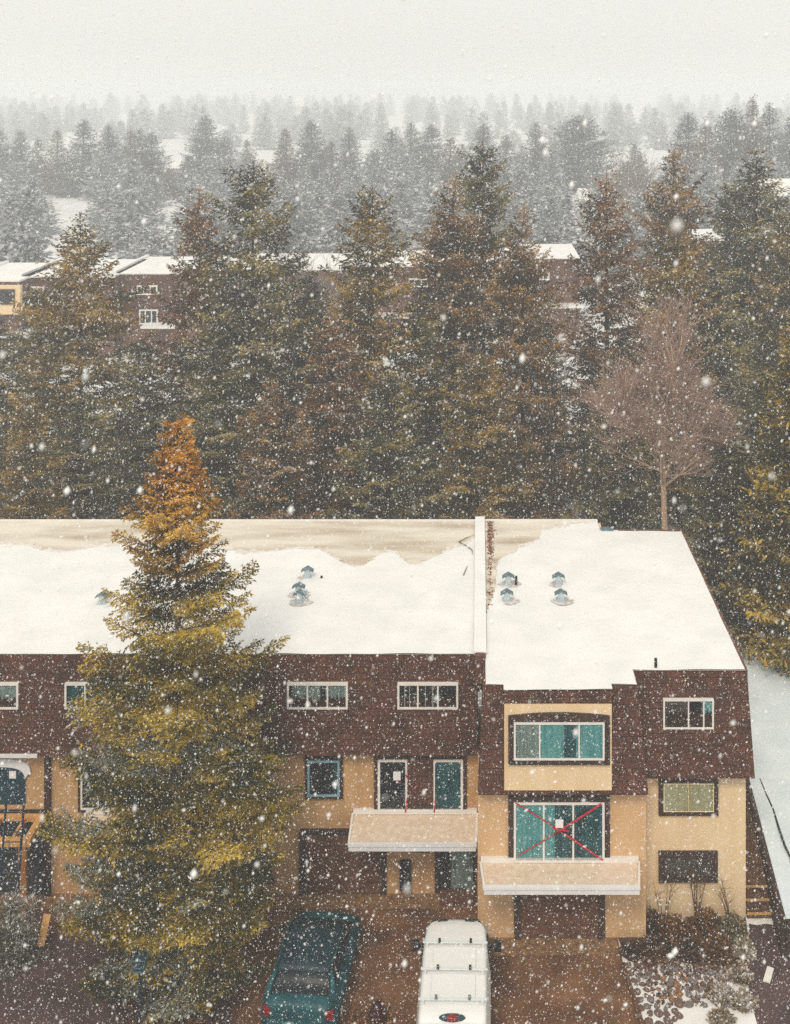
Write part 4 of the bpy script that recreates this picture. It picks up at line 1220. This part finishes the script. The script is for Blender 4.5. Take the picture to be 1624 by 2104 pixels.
while len(placed) < 150 and tries < 6000:
    tries += 1
    py = rng_.uniform(1985, 2112)
    px = rng_.uniform(1288 + (py - 1984) * .32, 1500)
    up_ = (py - 1985) / 120
    if px > 1400 and py > 2070: continue
    if px > 1345 + 60 * (1 - up_) + 60 and up_ > .55 and rng_.random() < .8: continue
    if rng_.random() < up_ * .55: continue
    X, Y = G(px, py)
    r = rng_.uniform(.07, .15) if up_ < .45 else rng_.uniform(.08, .21)
    if any((X - a) ** 2 + (Y - b) ** 2 < (.82 * (r + c)) ** 2 for a, b, c in placed): continue
    placed.append((X, Y, r))
    u = rng_.random()
    oran = 1350 < px < 1410 and 2005 < py < 2060 and u < .6
    kn, ms = kinds[2] if oran else (kinds[0] if u < .62 else kinds[1])
    o = bpy.data.objects.new('cobble', rng_.choice(ms))
    COL.objects.link(o)
    o.location = (X, Y, .01 + r * .12)
    o.rotation_euler = (rng_.gauss(0, .15), rng_.gauss(0, .15), rng_.random() * 6.28)
    o.scale = (r, r * rng_.uniform(.8, 1.1), r)
    lab = {'brown': 'brown cobble lying half sunk in the snowy bed', 'grey': 'grey cobble lying half sunk in the snowy bed', 'orange': 'orange cobble among brown ones in the snowy bed'}[kn]
    tag(o, lab, 'rock', kn + ' cobbles in the snowy bed')

# --- fallen leaves and twigs
def leaf_litter(name, label, pts, z, size, cols, seed):
    rng = np.random.default_rng(seed)
    Pb = np.array([(x, y, z) for x, y in pts])
    n = len(Pb)
    Pb[:, 2] += rng.uniform(0, .03, n)
    d = rng.normal(size=(n, 3)); d[:, 2] *= .25
    d /= np.linalg.norm(d, axis=1)[:, None]
    V, Q = tufts(Pb, d, rng.uniform(.6, 1.4, n) * size, rng.uniform(.6, 1.3, n) * size * .35, rng)
    o = np_mesh(name, V, Q, M['leaves'], None, np.repeat(palette(rng.random(n), cols), 4, axis=0))
    return tag(o, label, None, None, 'stuff')
r2 = random.Random(4)
pts = []
for i in range(2600):
    px, py = r2.gauss(350, 42), r2.uniform(2035, 2150)
    pts.append(G(px, py))
for i in range(700):
    pts.append(G(r2.gauss(770, 26), r2.gauss(2104, 18)))
leaf_litter('fallen_leaves', 'orange fallen leaves on the brown driveway', pts, .008, .10, OR + [(.42, .20, .05)], 1)
pts = []
for i in range(750):
    q = r2.random()
    pts.append(G(r2.uniform(1292 + 40 * q, 1490), 1975 + 95 * q ** 1.7))
leaf_litter('fallen_leaves', 'brown fallen leaves between the cobbles of the snowy bed', pts, .05, .10, DB + [(.30, .18, .10)], 3)
pts = []
for i in range(420):
    px, py = 1004 + abs(r2.gauss(0, 5)), r2.uniform(1073, 1140) if r2.random() < .75 else r2.uniform(1140, 1250)
    pts.append(G(px, py, RZ))
leaf_litter('fallen_leaves', 'rust red leaves gathered along the roof parapet', pts, RZ + .01, .09, [(.10, .03, .02), (.25, .08, .035), (.32, .14, .07)], 2)
def twig(pxs, label):
    b = MB()
    q = [G(x, y, RZ) for x, y in pxs]
    b.tube([(x, y, RZ + .07) for x, y in q], [.022] + [.018] * (len(q) - 2) + [.008], 5)
    o = b.build('fallen_branch', M['brown_twig'])
    tag(o, label, 'branch')
twig([(985, 1075), (978, 1090), (979, 1100), (986, 1105)], 'bent thin twig on the roof by the back parapet end')
twig([(943, 1117), (960, 1108), (976, 1102)], 'straight thin twig lying on the roof snow edge')
twig([(943, 1117), (958, 1124), (970, 1133), (972, 1142)], 'curved thin twig below the straight one on the roof')
twig([(953, 1185), (957, 1175), (961, 1166)], 'short dark twig lower down beside the parapet')

# ------------------------------------------------------------------ townhouses behind the spruces
def far_house(x0, x1, Yf, lab, tan=False, win=(), canopies=(), depth=11.6):
    """same kind of house farther back; x in pixels at its front"""
    X0, X1 = P(x0, 0, Yf)[0], P(x1, 0, Yf)[0]
    h = thing('townhouse', lab, 'townhouse', ((X0 + X1) / 2, Yf + 5, 0), 0, 'townhouses behind the spruces')
    MB().box(X0, X1, Yf + .1, Yf + depth, 0, RZ - .06).build('wall', M['garage'], h)
    slope = MB()
    slope_panel(slope, X0, X1, X0, X1, Yf, Yf - .3, RZ, 4.8, Yf + .5)
    slope.build('mansard', M['shingle'], h)
    MB().box(X0 - .05, X1 + .05, Yf + .02, Yf + depth + .1, RZ - .05, RZ + .12).build('roof', M['snow'], h)
    MB().box(X0 - .05, X0 + .3, Yf + .01, Yf + depth + .1, RZ + .12, RZ + .35).build('parapet', M['snow'], h)
    for (px, py, w_, h_) in win:
        xx, zz = P(px, py, Yf)
        o = window(h, (xx - w_ / 2, xx + w_ / 2, zz - h_ / 2, zz + h_ / 2), Yf - .03, (.33, .66), M['white'], 0, [(0, 1, M['dark'])], fw=.13, depth=.3, pane=False)
        MB().box(xx - w_ / 2 + .13, xx + w_ / 2 - .13, Yf - .27, Yf - .25, zz - h_ / 2 + .13, zz + h_ / 2 - .13).build('pane', M['glass'], o)
    for (px, w_) in canopies:
        xx = P(px, 0, Yf)[0]
        MB().box(xx - w_ / 2, xx + w_ / 2, Yf - 2.2, Yf + .05, 2.9, 3.12).build('deck', M['snow'], h)
    if tan:
        xx, zz = P(tan[0], tan[1], Yf - .5)
        by = MB().box(xx - 1.8, xx + 1.8, Yf - .6, Yf - .0, zz - 1.6, zz + 1.2).build('bay', M['stucco'], h)
        window(h, (xx - 1.2, xx + 1.2, zz - .5, zz + .75), Yf - .6, (.5,), M['brown_wood'], .12, [(0, 1, M['dark'])], fw=.08)
    return h
far_house(-90, 38, 110.0, 'snow roofed townhouse with tan bay at the left edge behind the spruces', tan=(4, 612), canopies=[(20, 5)])
far_house(38, 232, 112.5, 'snow roofed townhouse hidden by the broad ochre spruce', win=[(72, 597, 2.0, .9)], canopies=[(110, 5)])
far_house(232, 470, 114.5, 'snow roofed brown townhouse showing one white window between two spruces', win=[(304, 595, 2.1, .95), (307, 650, 1.9, 1.5)], canopies=[(338, 3.6)])
far_house(470, 700, 117.0, 'snow roofed townhouse behind the tall pointed spruce', win=[(560, 588, 2.1, .9)], canopies=[(600, 4)])
far_house(700, 900, 119.5, 'snow roofed townhouse behind the lone ochre spruce', win=[(860, 580, 2.1, .9)], canopies=[(830, 4.5)])
far_house(900, 1078, 122.0, 'snow roofed townhouse behind the middle spruce group', win=[(1020, 575, 2.1, .9)], canopies=[(980, 4.5)])
far_house(1078, 1192, 125.0, 'snow roofed townhouse end seen between middle group and reddish spruce', win=[(1110, 566, 2.1, .9)], canopies=[(1150, 5)])
far_house(1440, 1560, 140.0, 'snow roofed house glimpsed beyond the dense right spruces', win=[(1490, 540, 2.1, .9)])
def cottage(px, py, Y, w_, lab, wall=None):
    """small far house: snowy pitched roof, walls, door and windows; py = eaves line"""
    X, Z = P(px, py, Y)
    h = thing('house', lab, 'house', (X, Y, 0), 0, 'houses far behind the trees')
    MB().box(X - w_ / 2, X + w_ / 2, Y, Y + 9, 0, Z).build('wall', wall or M['far_wall'], h)
    MB().add([(X - w_ / 2 - .4, Y - .4, Z - .1), (X + w_ / 2 + .4, Y - .4, Z - .1), (X + w_ / 2 + .4, Y + 4.5, Z + 2.2), (X - w_ / 2 - .4, Y + 4.5, Z + 2.2), (X - w_ / 2 - .4, Y + 9.4, Z - .1), (X + w_ / 2 + .4, Y + 9.4, Z - .1)],
             [(0, 1, 2, 3), (3, 2, 5, 4), (0, 3, 4), (1, 5, 2)]).build('roof', M['snow'], h)
    for u in (-.3, 0, .3):
        window(h, (X + w_ * u - .7, X + w_ * u + .7, Z * .45, Z * .75), Y - .01, (.5,), M['white'], 0, None, fw=.12, depth=.2, pane=False)
cottage(352, 405, 300, 11, 'snow roofed far house glimpsed left of the slim russet spruce', M['garage'])
cottage(690, 402, 300, 14, 'snow roofed far house between tall dark and lone ochre spruces', M['garage'])
cottage(1650, 402, 165, 11, 'cream far house with snowy roof at the right edge', M['white'])
cottage(1275, 412, 230, 16, 'snow roofed far house behind the reddish spruce')
cottage(360, 345, 330, 18, 'faint far house with white roof in the haze at left')

# ------------------------------------------------------------------ middle distance spruces, faded by the haze and by paler needle colours
MH = 20.0
mp = [conifer(70 + i, MH, R, .60, 8, .5, .60, .075, pal, prof=taper(ex), maxtwig=1.6, dens=2, z0=.03, keep=.85, frost_haze=.10) for i, (R, ex, pal) in enumerate([(5.2, .2, HAZE_GREY), (6.0, .5, HAZE_GREY), (4.6, .1, FARRUS), (7.4, 2.0, HAZE_GREY)])]
mroots = {}
mid = [
    (-6, 262, 190, 1, 1.0, 'grey spruce at the left edge, first of the hazy left row'),
    (42, 268, 188, 0, 1.0, 'hazy brownish spruce next to the left edge spruce'),
    (78, 284, 196, 2, .9, 'low reddish hazy spruce between two taller ones at left'),
    (118, 265, 190, 2, 1.0, 'slim hazy spruce left of the pale snow gap'),
    (172, 246, 186, 1, 1.1, 'tallest hazy spruce of the left row'),
    (223, 256, 192, 0, 1.1, 'dense grey spruce right of the tallest of the left row'),
    (268, 265, 188, 2, 1.0, 'slim front one of three hazy spruces ending the left row'),
    (287, 264, 198, 0, 1.0, 'middle one of three hazy spruces ending the left row'),
    (312, 272, 192, 1, 1.1, 'broad last spruce of the hazy left row'),
    (424, 237, 200, 1, 1.2, 'tall symmetrical hazy spruce above the slim russet topped spruce'),
    (463, 280, 206, 1, 1.0, 'rounder hazy spruce beside the tall symmetrical one'),
    (508, 285, 215, 2, .8, 'faint small spruce just behind the tall dark tip'),
    (588, 262, 190, 2, 1.0, 'slender reddish hazy spruce right of the tall dark tip'),
    (640, 247, 194, 1, 1.1, 'broad topped reddish hazy spruce beside the slender one'),
    (682, 288, 190, 2, .9, 'low rust tinted hazy spruce between two grey ones'),
    (718, 262, 196, 0, 1.0, 'grey pointed hazy spruce above left of the lone ochre spruce'),
    (805, 265, 200, 1, 1.0, 'grey hazy spruce above right of the lone ochre spruce'),
    (845, 251, 204, 0, 1.1, 'taller hazy spruce between two blunt grey ones'),
    (888, 256, 200, 1, 1.1, 'blunt hazy spruce left of the middle group'),
    (926, 280, 190, 2, 1.0, 'brownish hazy spruce touching the middle group from behind'),
    (994, 255, 186, 1, 1.1, 'hazy spruce peeking right over the tallest middle spruce'),
    (1040, 276, 192, 0, 1.0, 'open branched hazy spruce right of the tallest middle spruce'),
    (1101, 250, 190, 0, 1.1, 'steel grey hazy spruce beside the broad rounded one'),
    (1190, 236, 196, 3, 1.4, 'broad rounded hazy spruce left of the bare far trees'),
    (1150, 290, 200, 1, 1.0, 'low grey spruce between the steel grey and broad rounded ones'),
    (1415, 232, 165, 1, 1.1, 'left spruce of the tall hazy clump at right'),
    (1450, 245, 160, 2, 1.1, 'second spruce of the tall hazy clump, brown topped'),
    (1503, 222, 165, 3, 1.0, 'broad dense spruce inside the tall hazy clump at right'),
    (1548, 198, 162, 2, 1.1, 'tallest spruce of the hazy clump, with a bare thin spire'),
    (1582, 212, 170, 1, 1.0, 'blunt spruce right of the bare thin spire'),
    (1628, 238, 160, 1, 1.0, 'hazy spruce cut by the right edge beside the clump'),
    (345, 350, 180, 2, .6, 'short hazy spruce in the gap after the left row'),
    (385, 330, 184, 0, .9, 'hazy spruce filling behind the slim russet topped spruce'),
    (560, 370, 176, 1, .9, 'low hazy spruce beside the tall dark spruce at right of its top'),
    (640, 430, 150, 2, .7, 'young thin brown spruce before the gap between big spruces'),
    (845, 345, 176, 1, 1.1, 'bluish hazy spruce over the roof between lone spruce and middle group'),
    (1290, 330, 178, 0, .7, 'small hazy spruce behind the reddish narrow one'),
    (1340, 420, 150, 2, .9, 'thin hazy spruce left of the brown grey one'),
]
rr = random.Random(3)
for (x, y, Y, k, rf_, lab) in mid:
    Y *= 1.55
    rf_ *= 1.3
    X = P(x, 0, Y)[0]
    h = EYE - (y - CY) * Y / F
    s = (rf_, rf_, h / MH)
    if k not in mroots:
        mroots[k] = make_tree('spruce_tree', lab, 'tree', (X, Y, 0), mp[k], MH, .3, 'hazy spruces in the middle distance', 0.0, .03, s)
    else:
        copy_thing(mroots[k], (X, Y, 0), rr.random() * 6.28, s, lab, 'hazy spruces in the middle distance', 'tree')
# hazy wood filling the ground behind the far townhouses, reads as one mass
def wood(name, label, seed, n, x_rng, y_rng, h_rng, R, detail, tone):
    rng = np.random.default_rng(seed)
    base = [conifer(seed + i, 20.0, R * rng.uniform(.8, 1.2), 1.1, 7, 1.0, 1.5, .32, HAZE_BLUE if (i % 2 or tone == 'BLUE') else HAZE_GREY, prof=taper(rng.uniform(.5, 1.3) if i < 3 else 2.6), maxtwig=2.0, dens=detail, z0=.03, frost_haze=.12) for i in range(4)]
    cl = np.linspace(x_rng[0], x_rng[1], 17) + rng.normal(size=17) * 25
    Vs, Qs, Cs = [], [], []
    off = 0
    for i in range(n):
        V, Q, c, _ = base[rng.integers(4)]
        Y = rng.uniform(*y_rng)
        px = rng.choice(cl) + rng.normal() * (x_rng[1] - x_rng[0]) * .022
        h = rng.uniform(*h_rng) / 20.0
        a = rng.random() * 6.28
        ca, sa = math.cos(a), math.sin(a)
        W = np.stack([V[:, 0] * ca - V[:, 1] * sa, V[:, 0] * sa + V[:, 1] * ca, V[:, 2] * h], 1) + np.array([P(px, 0, Y)[0], Y, 0])
        Vs.append(W); Qs.append(Q + off); Cs.append(c)
        off += len(V)
    o = np_mesh(name, np.concatenate(Vs), np.concatenate(Qs), M['needles'], None, np.concatenate(Cs))
    return tag(o, label, None, None, 'stuff')
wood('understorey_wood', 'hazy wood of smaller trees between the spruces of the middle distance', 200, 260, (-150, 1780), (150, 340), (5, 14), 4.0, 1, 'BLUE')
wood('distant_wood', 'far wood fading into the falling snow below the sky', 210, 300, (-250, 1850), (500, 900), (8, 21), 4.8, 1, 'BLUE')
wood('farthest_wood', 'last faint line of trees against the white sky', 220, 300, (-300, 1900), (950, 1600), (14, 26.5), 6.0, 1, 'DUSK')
# far bare trees
for i, (px, py, Y, lab) in enumerate([(1290, 300, 215, 'pale bare tree far off beside the broad rounded spruce'), (1325, 315, 205, 'pale bare tree far off before the snow field'), (1255, 335, 195, 'low bare tree at the foot of the broad rounded spruce'), (640, 480, 100, 'thin grey bare tree between the tall dark and lone ochre spruces'), (1130, 560, 92, 'pinkish bare tree below the snowy roof end')]):
    h = EYE - (py - CY) * Y / F
    tr, fi = bare_tree(30 + i, h, h * .42, h * .28, .16, .03 if Y > 150 else .014, 3, (5, 5, 4, 0))
    t = thing('bare_tree', lab, 'tree', (P(px, 0, Y)[0], Y, 0))
    tr.build('trunk', M['far_twig'] if Y > 95 else M['twig'], t, local=True)
    fi.build('crown', M['far_twig'] if Y > 95 else M['twig'], t, local=True)

# ------------------------------------------------------------------ falling snow: a volume of flakes between camera and houses
def snowfall(n, seed, d0, d1, r0, r1):
    rng = np.random.default_rng(seed)
    d = (rng.random(n) * (d1 ** 3 - d0 ** 3) + d0 ** 3) ** (1 / 3)
    px = rng.uniform(-260, 1884, n); py = rng.uniform(-60, 2300, n)
    c = np.stack([(px - CX) * d / F, d, EYE - (py - CY) * d / F], 1)
    r = r0 + (r1 - r0) * rng.random(n) ** 2.2
    r *= np.minimum(1.0, .35 + d / 6.0)
    ax = rng.normal(size=(n, 3)) * .28 + 1
    o = np.array([(1, 0, 0), (-1, 0, 0), (0, 1, 0), (0, -1, 0), (.25, 0, 1.45), (-.25, 0, -1.45)], float)
    V = c[:, None, :] + o[None] * r[:, None, None] * ax[:, None, :]
    F8 = np.array([(0, 2, 4), (2, 1, 4), (1, 3, 4), (3, 0, 4), (2, 0, 5), (1, 2, 5), (3, 1, 5), (0, 3, 5)])
    Q = (np.arange(n) * 6)[:, None, None] + F8[None]
    return V.reshape(-1, 3), Q.reshape(-1, 3)
Va, Qa = snowfall(150000, 1, 4.5, 20.0, .0018, .0066)
Vb, Qb = snowfall(360, 2, 1.2, 4.5, .003, .010)
tag(np_mesh('falling_snow', np.concatenate([Va, Vb]), np.concatenate([Qa, Qb + len(Va)]), M['flake']), 'white snowflakes falling through the whole view', kind='stuff')

# ------------------------------------------------------------------ haze
hz = MB().box(-920, 920, -80, 1720, -1.2, 42.0)
mh = bpy.data.materials.new('haze_air')
mh.use_nodes = True
n_ = mh.node_tree
n_.nodes.clear()
ho = n_.nodes.new('ShaderNodeOutputMaterial')
pv = n_.nodes.new('ShaderNodeVolumePrincipled')
pv.inputs['Color'].default_value = (0.94, 0.975, 1.0, 1)
pv.inputs['Density'].default_value = 0.0015
pv.inputs['Anisotropy'].default_value = 0.0
n_.links.new(pv.outputs[0], ho.inputs['Volume'])
tag(hz.build('haze', mh), 'snowy haze in the air', kind='stuff')
